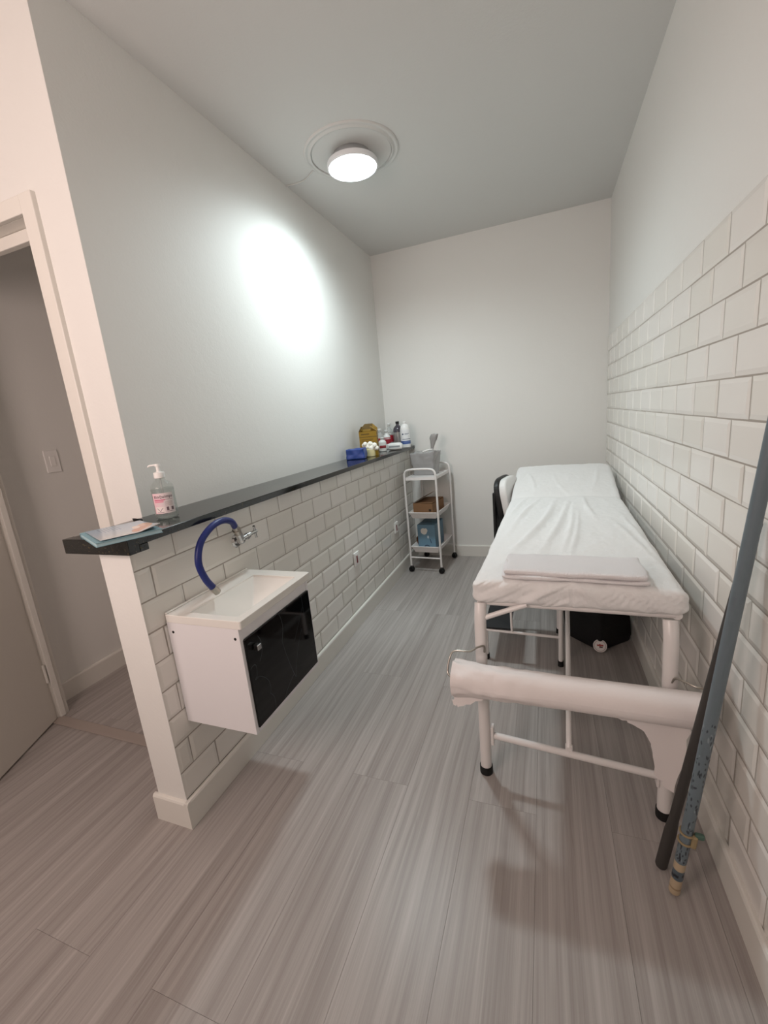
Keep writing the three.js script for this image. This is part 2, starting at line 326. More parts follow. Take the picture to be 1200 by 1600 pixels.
// ---- hand sanitizer
function pumpBottle() {
  const b = thing('sanitizer_bottle', 'clear pump bottle of hand sanitizer standing on the black counter', 'bottle', [-0.078, CT, -0.45], 0.12);
  b.scale.set(1, 0.94, 1);
  const clear = phys(0xf4f6f5, 0.06, { transmission: 0.96, thickness: 0, ior: 1.35, transparent: false });
  const gel = phys(0xeef0ef, 0.05, { transmission: 0.95, thickness: 0, ior: 1.3 });
  mesh('bottle_body', lathe([[0, 0.001], [0.03, 0.001], [0.0355, 0.005], [0.036, 0.012], [0.036, 0.108], [0.034, 0.118], [0.026, 0.129], [0.015, 0.136], [0.0135, 0.139], [0.0135, 0.144]], 40), clear, b);
  mesh('gel', lathe([[0, 0.003], [0.0335, 0.004], [0.0345, 0.012], [0.0345, 0.107], [0.0, 0.107]], 40), gel, b);
  const lab = canvasTex(256, 256, (c, w, h) => {
    const g = c.createLinearGradient(0, 0, w, 0); g.addColorStop(0, '#efc6cf'); g.addColorStop(0.5, '#e6d6d8'); g.addColorStop(1, '#d8d2d0'); c.fillStyle = g; c.fillRect(0, 0, w, h);
    c.fillStyle = '#3c1a26'; c.font = 'bold 46px sans-serif'; c.fillText('BioQuimpo', 22, 62, 225);
    c.fillStyle = '#d2587c'; c.fillRect(20, 78, 130, 12); c.fillStyle = '#e59aac'; c.fillRect(20, 94, 110, 22); c.fillStyle = '#8a5d68'; c.fillRect(150, 80, 90, 4);
    c.fillStyle = '#b9a9a8'; for (let k = 0; k < 5; k++) c.fillRect(140, 108 + k * 12, 90, 4);
    c.fillStyle = '#f3e6e4'; c.fillRect(20, 170, 110, 76); c.strokeStyle = '#5a4650'; c.lineWidth = 5; c.beginPath(); c.moveTo(40, 186); c.quadraticCurveTo(75, 230, 78, 232); c.moveTo(110, 186); c.quadraticCurveTo(80, 215, 74, 232); c.stroke();
    c.fillStyle = '#6a5860'; c.fillRect(36, 236, 80, 5); c.fillRect(150, 176, 26, 46); c.fillRect(205, 180, 30, 40); c.fillRect(150, 230, 60, 5);
  });
  mesh('label', wrap(0.0364, 0.022, 0.094, 0.62, 1.9), mat(0xffffff, 0.4, { map: lab, side: THREE.DoubleSide }), b);
  mesh('collar', lathe([[0, 0.144], [0.0165, 0.144], [0.0168, 0.146], [0.0168, 0.163], [0.0155, 0.165], [0, 0.165]], 30), M.plastic, b);
  const p = mesh('pump', merge([cyl(0.009, 0.165, 0.168, 20, 0.0075), cyl(0.0062, 0.168, 0.187, 18), cyl(0.0095, 0.1865, 0.194, 20, 0.0085)]), M.plastic, b);
  mesh('nozzle', tube([[0.004, 0.190, 0], [-0.014, 0.190, 0.002], [-0.029, 0.1885, 0.004], [-0.033, 0.185, 0.0045]], 0.0034, 14, 8), M.plastic, p);
  mesh('dip_tube', rod([0, 0.012, 0], [0, 0.15, 0], 0.0028), phys(0xe4e6e6, 0.25, { transmission: 0.6 }), b);
}
pumpBottle();
// ---- booklet and leaflet at the end of the counter
{
  const A = [-0.172, -0.215], turn = 0.44;                  // far-left corner, long side towards the room
  const b = thing('booklet', 'pale teal booklet lying at the end of the black counter', 'booklet', [A[0], CT, A[1]], -turn);
  const cover = mat(0x7fa3ad, 0.45), pages = mat(0xa9c3c9, 0.75);
  mesh('cover', merge([rbox(0, 0.215, 0.0, 0.0012, -0.165, 0, 0.0005, 1), rbox(0, 0.215, 0.0105, 0.0117, -0.165, 0, 0.0005, 1), rbox(0, 0.002, 0.0, 0.0117, -0.165, 0, 0.0005, 1)]), cover, b);
  mesh('pages', box(0.002, 0.2125, 0.0013, 0.0104, -0.163, -0.002), pages, b);
  const art = canvasTex(512, 384, (c, w, h) => {
    const g = c.createLinearGradient(0, 0, w, 0); g.addColorStop(0, '#9fb0c0'); g.addColorStop(0.6, '#b4bcc6'); g.addColorStop(1, '#c9c4c2'); c.fillStyle = g; c.fillRect(0, 0, w, h);
    c.fillStyle = '#d9a78d'; c.beginPath(); c.ellipse(330, 60, 150, 55, 0.25, 0, 7); c.fill(); c.fillStyle = '#c98f74'; c.beginPath(); c.ellipse(400, 110, 90, 50, 0.5, 0, 7); c.fill();
    c.fillStyle = '#e6cbb8'; c.beginPath(); c.ellipse(300, 110, 60, 26, 0.1, 0, 7); c.fill();
    c.fillStyle = '#8a97a8'; for (let k = 0; k < 7; k++) c.fillRect(40 + 10 * (k % 3), 190 + 20 * k, 190 - 14 * (k % 4), 7);
  });
  // leaflet: a bowed card that rests on the booklet with its free edge curling up
  const g = new THREE.BoxGeometry(0.205, 0.0012, 0.15, 24, 1, 16), p = g.attributes.position;
  for (let i = 0; i < p.count; i++) { const x = p.getX(i), z = p.getZ(i), u = Math.max(0, (x + 0.1) / 0.205), w = Math.max(0, (-z - 0.02) / 0.055); p.setY(i, p.getY(i) + 0.0008 + 0.013 * Math.pow(u, 2.2) * Math.min(1, w) + 0.002 * u); }
  g.computeVertexNormals();
  const l = tag(mesh('leaflet', g, mat(0xffffff, 0.16, { map: art })), 'glossy printed leaflet with a curled corner on top of the teal booklet', 'leaflet');
  const off = V(0.108, 0.0122, -0.088).applyAxisAngle(V(0, 1, 0), -turn); l.position.set(A[0] + off.x, CT + off.y, A[1] + off.z); l.rotation.y = -turn;
  tag(mesh('paper_clip', merge([rbox(-0.018, 0.018, 0, 0.009, -0.005, 0.005, 0.003), tube([[-0.014, 0.007, 0.004], [-0.008, 0.012, 0.012], [0.008, 0.012, 0.012], [0.014, 0.007, 0.004]], 0.0012, 14, 6)]), M.black), 'small black clip on the counter behind the leaflet', 'clip').position.set(-0.155, CT, -0.398);
}
// ---- wash basin and its wall-hung cabinet
const BX = 0.292, BZ0 = -0.69, BZ1 = -0.29;
{
  const k = thing('basin_cabinet', 'small wall-hung white cabinet with black glass door', 'cabinet', [0, 0.352, -0.49]);
  const y1 = 0.357, x1 = 0.278, zc = -0.49, n = BZ1 - 0.003 - zc, f = BZ0 + 0.003 - zc;
  mesh('side_panel', rbox(0.0012, x1, 0, y1, n - 0.015, n, 0.0012, 1), M.laminate, k);
  mesh('side_panel', rbox(0.0012, x1, 0, y1, f, f + 0.015, 0.0012, 1), M.laminate, k);
  mesh('bottom_panel', box(0.0012, x1, 0.0, 0.015, f + 0.0152, n - 0.0152), M.laminate, k);
  mesh('back_panel', box(0.0012, 0.006, 0.0152, y1, f + 0.0152, n - 0.0152), M.laminate, k);
  mesh('top_rail', box(x1 - 0.018, x1 - 0.001, y1 - 0.04, y1, f + 0.0152, n - 0.0152), M.laminate, k);
  const art = canvasTex(512, 384, (c, w, h) => {
    c.fillStyle = '#060607'; c.fillRect(0, 0, w, h); c.strokeStyle = '#4b5356'; c.lineWidth = 2;
    const path = (...q) => { c.beginPath(); c.moveTo(q[0], q[1]); for (let i = 2; i + 3 < q.length; i += 4) c.quadraticCurveTo(q[i], q[i + 1], q[i + 2], q[i + 3]); c.stroke(); };
    path(20, 150, 70, 130, 50, 190, 20, 200, 60, 195); path(60, 195, 140, 240, 110, 290, 150, 320, 120, 384); path(240, 40, 280, 90, 240, 150, 260, 250, 300, 330);
    path(430, 30, 440, 120, 420, 180); path(330, 190, 380, 140, 430, 90); path(180, 384, 220, 330, 290, 310); path(300, 330, 330, 230, 400, 170); path(90, 60, 130, 110, 80, 150);
  });
  const d = mesh('door', rbox(x1 - 0.0005, x1 + 0.006, 0.018, y1 - 0.041, f + 0.012, n - 0.012, 0.001, 1), phys(0xffffff, 0.05, { map: art, specularIntensity: 0.6 }), k);
  { const p = d.geometry.attributes.position, uv = d.geometry.attributes.uv; for (let i = 0; i < p.count; i++) { uv.setXY(i, (n - p.getZ(i)) / (n - f), p.getY(i) / y1); } }
  d.userData.label = 'black glass door with faint line drawing';
  const kn = mesh('knob', rbox(x1 + 0.008, x1 + 0.026, 0.267, 0.285, n - 0.058, n - 0.04, 0.002, 2), M.chrome, d); kn.userData.label = 'square chrome knob';
  mesh('knob_stem', rod([x1 + 0.005, 0.276, n - 0.049], [x1 + 0.009, 0.276, n - 0.049], 0.005), M.chrome, d);
  for (const [x, y] of [[0.022, 0.325], [0.262, 0.325]]) mesh('screw', rod([x, y, n - 0.001], [x, y, n + 0.0008], 0.0045), M.black, k).userData.label = 'dark screw';

  // basin: rim slab with a sunk bowl whose four curved sides meet in creases
  const b = thing('wash_basin', 'white rectangular wash basin on the small cabinet', 'basin', [0, 0.7095, -0.49]);
  const top = 0.0265, bx0 = 0.078, bx1 = 0.262, bz0 = BZ0 + 0.052 - zc, bz1 = BZ1 - 0.03 - zc;
  const sh = new THREE.Shape(); const cz0 = BZ0 - zc, cz1 = BZ1 - zc, r = 0.012;
  const rr = (s, a0, a1, c0, c1, q) => { s.moveTo(a0 + q, c0); s.lineTo(a1 - q, c0); s.quadraticCurveTo(a1, c0, a1, c0 + q); s.lineTo(a1, c1 - q); s.quadraticCurveTo(a1, c1, a1 - q, c1); s.lineTo(a0 + q, c1); s.quadraticCurveTo(a0, c1, a0, c1 - q); s.lineTo(a0, c0 + q); s.quadraticCurveTo(a0, c0, a0 + q, c0); };
  rr(sh, 0.0015, BX, cz0, cz1, 0.008);
  const hole = new THREE.Path(); rr(hole, bx0, bx1, bz0, bz1, 0.002); sh.holes.push(hole); void r;
  const rim = new THREE.ExtrudeGeometry(sh, { depth: 0.022, bevelEnabled: true, bevelThickness: 0.0022, bevelSize: 0.0022, bevelOffset: -0.0022, bevelSegments: 3, curveSegments: 6 });
  rim.rotateX(Math.PI / 2); rim.translate(0, top - 0.0022, 0);
  mesh('rim', rim, M.ceramic, b);
  mesh('back_ledge', rbox(0.0013, 0.012, top - 0.001, top + 0.005, cz0 + 0.002, cz1 - 0.002, 0.003), M.ceramic, b);
  const N = 40, bowl = new THREE.PlaneGeometry(1, 1, N, N), p = bowl.attributes.position;
  const sl = (d, L) => 1 - Math.pow(1 - Math.min(1, d / L), 2);
  for (let i = 0; i < p.count; i++) {
    const u = p.getX(i) + 0.5, v = p.getY(i) + 0.5, x = bx0 - 0.001 + u * (bx1 - bx0 + 0.002), z = bz0 - 0.001 + v * (bz1 - bz0 + 0.002);
    const h = Math.min(sl(x - bx0 + 0.001, 0.13), sl(bx1 - x + 0.001, 0.07), sl(z - bz0 + 0.001, 0.22), sl(bz1 - z + 0.001, 0.1));
    p.setXYZ(i, x, top - 0.003 - 0.11 * h, z);
  }
  const bi = bowl.index.array; for (let i = 0; i < bi.length; i += 3) { const t = bi[i]; bi[i] = bi[i + 1]; bi[i + 1] = t; }
  bowl.computeVertexNormals();
  M.ceramicBowl = phys(0xefece6, 0.18, { clearcoat: 0.5, clearcoatRoughness: 0.1, side: THREE.DoubleSide });
  mesh('bowl', bowl, M.ceramicBowl, b);
  mesh('drain', lathe([[0, -0.0805], [0.014, -0.0805], [0.017, -0.079], [0.017, -0.0815]], 20), M.chrome, b).position.set(0.19, 0.0, 0.03);
}
// ---- tap with blue hose
{
  const t = thing('wall_tap', 'chrome wall tap with a blue hose arching over the basin', 'tap', [0, 0.86, -0.668]);
  mesh('flange', rod([0.0005, 0, 0], [0.007, 0, 0], 0.027, 0.021, 24), M.chrome, t);
  mesh('tap_body', merge([rod([0.005, 0, 0], [0.034, 0.008, 0.012], 0.0135, 0.0135), rod([0.034, 0.008, 0.012], [0.044, 0.04, 0.034], 0.0145, 0.0135), new THREE.SphereGeometry(0.0165, 18, 12).translate(0.034, 0.008, 0.012)]), M.chrome, t);
  const v = mesh('valve', merge([rod([0.034, 0.009, 0.01], [0.041, 0.016, -0.03], 0.0115, 0.0105), rod([0.041, 0.016, -0.03], [0.045, 0.0205, -0.054], 0.0075, 0.007), rod([0.0385, 0.0135, -0.016], [0.0395, 0.0145, -0.022], 0.0135)]), M.chrome, t);
  mesh('cross_handle', merge([rod([0.05, 0.045, -0.052], [0.04, -0.006, -0.07], 0.0048), rod([0.0445, 0.0195, -0.05], [0.0455, 0.0205, -0.068], 0.0072)]), M.chrome, v);
  mesh('hose_connector', merge([rod([0.044, 0.04, 0.034], [0.056, 0.076, 0.06], 0.013, 0.012), rod([0.048, 0.052, 0.043], [0.0505, 0.0595, 0.0485], 0.0155)]), M.steel, t);
  const h = mesh('hose', tube([[0.054, 0.07, 0.056], [0.068, 0.098, 0.085], [0.08, 0.117, 0.14], [0.085, 0.112, 0.2], [0.086, 0.074, 0.262], [0.087, 0.017, 0.286], [0.087, -0.044, 0.271], [0.087, -0.09, 0.243]], 0.0112, 80, 14), M.hose, t);
  mesh('hose_end', merge([rod([0.087, -0.082, 0.2485], [0.0875, -0.107, 0.2315], 0.0124, 0.0122, 18)]), M.steel, h);
}
// ---- power outlets on the half wall, switch in the corridor
function outlet(y, z, label) {
  const o = thing('power_outlet', label, 'outlet', [0, y, z], 0, 'power outlets on the tiled half wall');
  mesh('plate', rbox(0.0005, 0.01, -0.043, 0.043, -0.038, 0.038, 0.003), M.plastic, o);
  mesh('frame', rbox(0.0095, 0.0125, -0.034, 0.034, -0.018, 0.03, 0.002), M.white, o);
  const s = mesh('socket', rbox(0.012, 0.0138, -0.024, 0.022, -0.002, 0.016, 0.002), mat(0x7d1a20, 0.5), o); s.userData.label = 'dark red socket insert';
  mesh('pin_hole', merge([rod([0.0136, -0.01, 0.007], [0.0141, -0.01, 0.007], 0.003), rod([0.0136, 0.008, 0.007], [0.0141, 0.008, 0.007], 0.003)]), M.black, s);
  mesh('side_button', rbox(0.012, 0.0138, -0.014, 0.014, -0.034, -0.021, 0.001), M.plastic, o);
}
outlet(0.424, -1.698, 'white wall outlet with a red socket, nearer to the basin cabinet');
outlet(0.411, -2.48, 'white wall outlet with a red socket, beside the trolley');
{
  const s = thing('light_switch', 'white light switch on the corridor wall seen through the doorway', 'switch', [XC, 1.212, -0.838]);
  mesh('plate', rbox(0.0005, 0.008, -0.056, 0.056, -0.034, 0.034, 0.004), M.plastic, s);
  mesh('rocker', rbox(0.0075, 0.012, -0.026, 0.026, -0.013, 0.013, 0.002), M.plastic, s);
}

// ---- things at the far end of the counter
{
  const bx = thing('sharps_box', 'yellow cardboard sharps box with its flap open on the counter', 'box', [-0.092, CT, -2.335], 0.28);
  const yel = canvasTex(256, 384, (c, w, h) => {
    c.fillStyle = '#8f6e14'; c.fillRect(0, 0, w, h); c.fillStyle = '#57430d'; c.fillRect(0, 80, w, 10);
    c.fillStyle = '#624b0e'; for (const [x, y, a, b] of [[30, 30, 120, 22], [30, 120, 170, 12], [30, 150, 140, 10], [30, 175, 180, 10], [30, 260, 90, 14], [40, 300, 150, 10], [40, 320, 130, 10]]) c.fillRect(x, y, a, b);
    for (let k = 0; k < 500; k++) { c.fillStyle = `rgba(70,50,5,${0.08 * rnd()})`; c.fillRect(rnd() * w, rnd() * h, 12, 2); }
  });
  const ym = mat(0xffffff, 0.6, { map: yel, side: THREE.DoubleSide });
  const w = 0.064, d = 0.055, h = 0.175;
  mesh('panel', merge([new THREE.PlaneGeometry(2 * w, h).translate(0, h / 2, d), new THREE.PlaneGeometry(2 * w, h).rotateY(Math.PI).translate(0, h / 2, -d), new THREE.PlaneGeometry(2 * d, h).rotateY(Math.PI / 2).translate(w, h / 2, 0), new THREE.PlaneGeometry(2 * d, h).rotateY(-Math.PI / 2).translate(-w, h / 2, 0), new THREE.PlaneGeometry(2 * w, 2 * d).rotateX(-Math.PI / 2).translate(0, 0.001, 0)]), ym, bx);
  mesh('inner_lid', box(-w + 0.001, w - 0.001, h - 0.014, h - 0.011, -d + 0.001, d - 0.001), mat(0xd9d5c8, 0.7), bx);
  const flap = (pts, t) => { const s = new THREE.Shape(pts.map(p => new THREE.Vector2(...p))); const g = new THREE.ExtrudeGeometry(s, { depth: t, bevelEnabled: false }); return g; };
  const fl = flap([[-w, 0], [w, 0], [w, 0.02], [w - 0.035, 0.055], [-w + 0.035, 0.055], [-w, 0.02]], 0.002); { const uv = fl.attributes.uv; for (let i = 0; i < uv.count; i++) uv.setXY(i, 0.5 + uv.getX(i) * 3, 0.85 + uv.getY(i)); }
  mesh('flap', fl.clone().rotateX(-0.25).translate(0, h, -d), ym, bx);
  mesh('flap', flap([[-0.05, 0], [0.05, 0], [0.045, 0.06], [-0.045, 0.06]], 0.002).rotateX(-0.9).rotateY(Math.PI / 2).translate(w, h, 0), mat(0x8a6a14, 0.6), bx);
  mesh('flap', flap([[-0.05, 0], [0.05, 0], [0.045, 0.04], [-0.045, 0.04]], 0.002).rotateX(-0.5).rotateY(-Math.PI / 2).translate(-w, h, 0), mat(0x785c12, 0.6), bx);

  const p = thing('blue_pack', 'blue plastic pack lying on the counter before the yellow box', 'pack', [-0.1, CT, -2.105], 0.2);
  const g = new THREE.BoxGeometry(0.125, 0.07, 0.09, 14, 10, 10), q = g.attributes.position;
  for (let i = 0; i < q.count; i++) { const x = q.getX(i), y = q.getY(i), z = q.getZ(i), k = 1 + 0.16 * (fbm(x * 30 + 5, y * 30 + z * 22, 3, 4) - 0.5); q.setXYZ(i, x * k * (1 - 1.2 * Math.max(0, y)), y < -0.034 ? y : y * (0.92 + 0.25 * fbm(x * 25, z * 25, 2, 8)), z * k); }
  const pg = mergeVertices((() => { const t = g.clone(); t.deleteAttribute('normal'); t.deleteAttribute('uv'); return t; })(), 1e-4); pg.computeVertexNormals(); pg.translate(0, 0.0355, 0);
  mesh('wrapper', pg, phys(0x21428c, 0.42), p);

  const cj = thing('cotton_jar', 'cream jar stuffed with white cotton balls in front of the yellow box', 'jar', [-0.04, CT, -2.222]);
  mesh('jar_body', lathe([[0, 0], [0.028, 0], [0.031, 0.004], [0.031, 0.05], [0.028, 0.055], [0, 0.055]], 24), mat(0xd9cf9f, 0.5), cj);
  for (let k = 0; k < 9; k++) {
    const s = new THREE.IcosahedronGeometry(0.014 + 0.006 * rnd(), 3), a = s.attributes.position, o = rnd() * 9;
    for (let i = 0; i < a.count; i++) { const m = 1 + 0.25 * (fbm(a.getX(i) * 160 + o, a.getY(i) * 160 + a.getZ(i) * 120, 2, 3) - 0.5); a.setXYZ(i, a.getX(i) * m, a.getY(i) * m, a.getZ(i) * m); }
    s.computeVertexNormals(); s.translate(-0.045 + 0.011 * k, 0.068 + 0.012 * Math.sin(k * 2.1) + 0.012 * (k < 5 ? 1 : 0), -0.012 + 0.024 * rnd());
    mesh(k ? `cotton_ball_${String(k).padStart(3, '0')}` : 'cotton_ball', s, mat(0xf3f1e6, 0.95), cj);
  }
}
// lathed bottles; label bands are wrapped patches
function bottle(name, label, cat, [x, z], prof, bodyMat, capProf, capMat, bands = [], group) {
  const b = thing(name, label, cat, [x, CT, z], 0, group);
  mesh('bottle_body', lathe(prof, 28), bodyMat, b);
  mesh('cap', lathe(capProf, 22), capMat, b);
  for (const [r, y0, y1, m] of bands) mesh('label', wrap(r, y0, y1, 0.4, 4.2, 24), m, b);
  return b;
}
{
  const pl = phys(0xf4f4f2, 0.3), clearP = phys(0xf0f2f1, 0.1, { transmission: 0.7, thickness: 0, ior: 1.4 }), red = mat(0xa51c2e, 0.45, { side: THREE.DoubleSide }), pale = mat(0xeae6e2, 0.5, { side: THREE.DoubleSide });
  const prof = (r, h, n) => [[0, 0], [r * 0.9, 0], [r, 0.005], [r, h * 0.72], [r * 0.85, h * 0.8], [n, h * 0.9], [n, h]];
  const cap = (n, h, t) => [[0, h], [n * 1.25, h], [n * 1.25, h + t * 0.9], [n * 1.15, h + t], [0, h + t]];
  bottle('labelled_bottle', 'clear bottle with a red label next to the yellow box', 'bottle', [-0.142, -2.7], prof(0.03, 0.155, 0.012), clearP, cap(0.012, 0.155, 0.022), pl, [[0.0304, 0.05, 0.1, red], [0.0305, 0.1, 0.108, pale]], 'red-labelled bottles');
  bottle('labelled_bottle', 'white bottle with a broad red label behind the white pack', 'bottle', [-0.118, -2.79], prof(0.031, 0.14, 0.013), pl, cap(0.013, 0.14, 0.02), pl, [[0.0314, 0.045, 0.085, red], [0.0315, 0.09, 0.097, red]], 'red-labelled bottles');
  bottle('labelled_bottle', 'tall clear bottle with a red label left of the black-capped bottle', 'bottle', [-0.14, -2.93], prof(0.032, 0.19, 0.012), clearP, cap(0.012, 0.19, 0.022), pl, [[0.0324, 0.05, 0.11, red], [0.0325, 0.12, 0.127, pale]], 'red-labelled bottles');
  const small = canvasTex(128, 128, (c) => { c.fillStyle = '#efece8'; c.fillRect(0, 0, 128, 128); c.fillStyle = '#a3343c'; c.fillRect(36, 46, 58, 44); c.fillStyle = '#7a2028'; c.fillRect(36, 72, 58, 18); c.fillStyle = '#9a8f8c'; c.fillRect(30, 102, 70, 5); });
  bottle('small_bottle', 'small white bottle with a little red label beside the yellow box', 'bottle', [-0.088, -2.595], [[0, 0], [0.027, 0], [0.031, 0.004], [0.031, 0.072], [0.024, 0.085], [0.012, 0.09], [0.012, 0.095]], pl, [[0, 0.095], [0.015, 0.095], [0.015, 0.11], [0.013, 0.112], [0, 0.112]], pl, [[0.0314, 0.008, 0.07, mat(0xffffff, 0.5, { map: small, side: THREE.DoubleSide })]]);
  bottle('steel_bottle', 'silver bottle with dark shoulders and black cap on the counter', 'bottle', [-0.06, -2.925], [[0, 0], [0.038, 0], [0.041, 0.004], [0.041, 0.13], [0.0412, 0.1301]], mat(0xc3c3c3, 0.3, { metalness: 0.9 }), [[0, 0.2], [0.0155, 0.2], [0.0155, 0.218], [0.014, 0.22], [0, 0.22]], M.black);
  const sb = scene.children[scene.children.length - 1];
  mesh('shoulder', lathe([[0.0412, 0.13], [0.041, 0.145], [0.036, 0.165], [0.022, 0.182], [0.013, 0.19], [0.0125, 0.2]], 28), phys(0x4b4750, 0.15), sb);
  const wl = canvasTex(256, 256, (c) => { c.fillStyle = '#eef0f2'; c.fillRect(0, 0, 256, 256); c.fillStyle = '#4a67a4'; c.fillRect(0, 180, 256, 56); c.fillStyle = '#44506a'; c.beginPath(); c.arc(90, 70, 12, 0, 7); c.fill(); c.fillRect(115, 62, 60, 7); c.fillRect(115, 76, 40, 5); c.fillRect(80, 150, 120, 8); c.fillStyle = '#6f86b8'; c.fillRect(90, 196, 90, 10); });
  bottle('white_bottle', 'tall white bottle with a blue label band at the counter end', 'bottle', [0.03, -2.84], [[0, 0], [0.036, 0], [0.04, 0.005], [0.0405, 0.15], [0.034, 0.175], [0.02, 0.192], [0.012, 0.198]], pl, [[0, 0.197], [0.0125, 0.197], [0.012, 0.212], [0.009, 0.216], [0, 0.216]], pl, [[0.0409, 0.02, 0.148, mat(0xffffff, 0.45, { map: wl, side: THREE.DoubleSide })]]);
  // soft pack lying in front
  const g = new THREE.SphereGeometry(1, 36, 24), q = g.attributes.position;
  for (let i = 0; i < q.count; i++) { const f = v => Math.sign(v) * Math.pow(Math.abs(v), 0.6); let x = f(q.getX(i)) * 0.062, y = f(q.getY(i)) * 0.029, z = f(q.getZ(i)) * 0.033; const k = 1 + 0.12 * (fbm(x * 50 + 3, z * 50 + y * 40, 3, 6) - 0.5); q.setXYZ(i, x * k, Math.max(-0.029, y * k) + 0.029, z * k); }
  g.computeVertexNormals();
  const wp = canvasTex(128, 64, (c) => { c.fillStyle = '#eeefee'; c.fillRect(0, 0, 128, 64); c.fillStyle = '#b9c6bd'; c.fillRect(60, 26, 40, 3); c.fillStyle = '#c9a9b0'; c.fillRect(64, 34, 22, 3); c.fillStyle = '#9aa0a4'; c.fillRect(20, 30, 24, 4); });
  const pk = tag(mesh('gauze_pack', g, mat(0xffffff, 0.45, { map: wp })), 'small white soft pack lying before the bottles on the counter', 'pack'); pk.position.set(-0.004, CT, -2.655); pk.rotation.y = 0.15;
}
// ---- trolley
const TR = { x: 0.075, z: -2.582, a: 0.075 };
const trolleyAt = (x, y, z) => { const c = Math.cos(TR.a), s = Math.sin(TR.a); return [TR.x + x * c + z * s * -1 * -1, y, TR.z - x * s + z * c]; };
{
  const t = thing('trolley', 'white three-tier trolley on black casters in the corner', 'trolley', [TR.x, 0, TR.z], -TR.a);
  const w = 0.258, d = -0.385, r = 0.0085;
  const hoop = z => tube([[0, 0.05, z], [0, 0.4, z], [0, 0.79, z], [0.004, 0.825, z], [0.018, 0.845, z], [0.045, 0.852, z], [w - 0.045, 0.852, z], [w - 0.018, 0.845, z], [w - 0.004, 0.825, z], [w, 0.79, z], [w, 0.4, z], [w, 0.05, z]], r, 120, 10);
  mesh('frame_hoop', hoop(0), M.whiteEnamel, t); mesh('frame_hoop', hoop(d), M.whiteEnamel, t);
  mesh('shelf', merge([rbox(0.009, w - 0.009, 0.776, 0.784, d + 0.009, -0.009, 0.003), box(0.004, 0.0095, 0.768, 0.79, d + 0.01, -0.01), box(w - 0.0095, w - 0.004, 0.768, 0.79, d + 0.01, -0.01), box(0.009, w - 0.009, 0.768, 0.79, -0.0095, -0.004), box(0.009, w - 0.009, 0.768, 0.79, d + 0.004, d + 0.0095)]), M.whiteEnamel, t);
  const tray = (y0, y1) => {
    const a = 0.01, o = [[a, -a], [w - a, -a], [w - a, d + a], [a, d + a]], i = [[a + 0.022, -a - 0.022], [w - a - 0.022, -a - 0.022], [w - a - 0.022, d + a + 0.022], [a + 0.022, d + a + 0.022]];
    const pos = [], quad = (A, B, C, D) => { for (const p of [A, B, C, A, C, D]) pos.push(...p); };
    for (const [k, e] of [[0, 0], [1, 0.003]]) {
      for (let m = 0; m < 4; m++) { const n = (m + 1) % 4, L = (q, y) => [q[0] + (q[0] < w / 2 ? e : -e), y, q[1] + (q[1] > d / 2 ? -e : e)]; const Q = [L(i[m], y0 + e), L(i[n], y0 + e), L(o[n], y1), L(o[m], y1)]; k ? quad(...Q.reverse()) : quad(...Q); }
      const b = i.map(q => [q[0], y0 + e, q[1]]); k ? quad(...b) : quad(...b.slice().reverse());
    }
    const g = new THREE.BufferGeometry(); g.setAttribute('position', new THREE.Float32BufferAttribute(pos, 3)); g.computeVertexNormals(); g.setAttribute('uv', new THREE.Float32BufferAttribute(new Float32Array(pos.length / 3 * 2), 2));
    const rim = tube([[a, y1, -a], [w - a, y1, -a], [w - a, y1, d + a], [a, y1, d + a], [a, y1, -a]], 0.0045, 40, 8, false);
    return merge([g, rim]);
  };
  M.tray = phys(0xf0ecea, 0.35, { side: THREE.DoubleSide });
  mesh('tray', tray(0.452, 0.502), M.tray, t); mesh('tray', tray(0.165, 0.217), M.tray, t);
  mesh('cross_bar', rod([0, 0.128, 0], [w, 0.128, 0], 0.006), M.whiteEnamel, t); mesh('cross_bar', rod([0, 0.128, d], [w, 0.128, d], 0.006), M.whiteEnamel, t);
  for (const [x, z] of [[0, 0], [w, 0], [0, d], [w, d]]) {
    const c = mesh('caster', merge([new THREE.TorusGeometry(0.0165, 0.0085, 12, 24).rotateY(0.5).translate(x, 0.0255, z), rod([x - 0.004, 0.0255, z + 0.007], [x + 0.004, 0.0255, z - 0.007], 0.017, 0.017, 20)]), M.rubber, t);
    mesh('caster_fork', merge([cyl(0.0085, 0.045, 0.058, 14).translate(x, 0, z), box(x - 0.013, x + 0.013, 0.025, 0.05, z - 0.012, z - 0.0095)]), M.black, c);
  }
  // bin wrapped in clear plastic on the top shelf
  const bgc = trolleyAt(0.155, 0.7845, -0.19);
  const bag = thing('wrapped_bin', 'grey bin wrapped in clear plastic on top of the trolley', 'bin', bgc, -TR.a - 0.05);
  const g = new THREE.BoxGeometry(0.2, 0.185, 0.15, 24, 22, 16), q = g.attributes.position;
  for (let i = 0; i < q.count; i++) { let x = q.getX(i), y = q.getY(i) + 0.0925, z = q.getZ(i); const f = 0.84 + 0.2 * y / 0.185, n = 1 + 0.1 * (fbm(x * 22 + 9, y * 26 + z * 20, 3, 2) - 0.5); q.setXYZ(i, x * f * (y > 0.003 ? n : 1) - 0.01, y * (1 + 0.3 * x) * (y > 0.15 ? 1 + 0.1 * (fbm(x * 30, z * 30, 2, 5) - 0.5) : 1), z * f * n); }
  const bg = mergeVertices((() => { const t2 = g.clone(); t2.deleteAttribute('normal'); t2.deleteAttribute('uv'); return t2; })(), 1e-4); bg.computeVertexNormals();
  mesh('bin_body', lathe([[0, 0.004], [0.058, 0.004], [0.066, 0.15], [0.0665, 0.154], [0.063, 0.154], [0.055, 0.008], [0, 0.008]], 30), mat(0x9c9896, 0.5), bag);
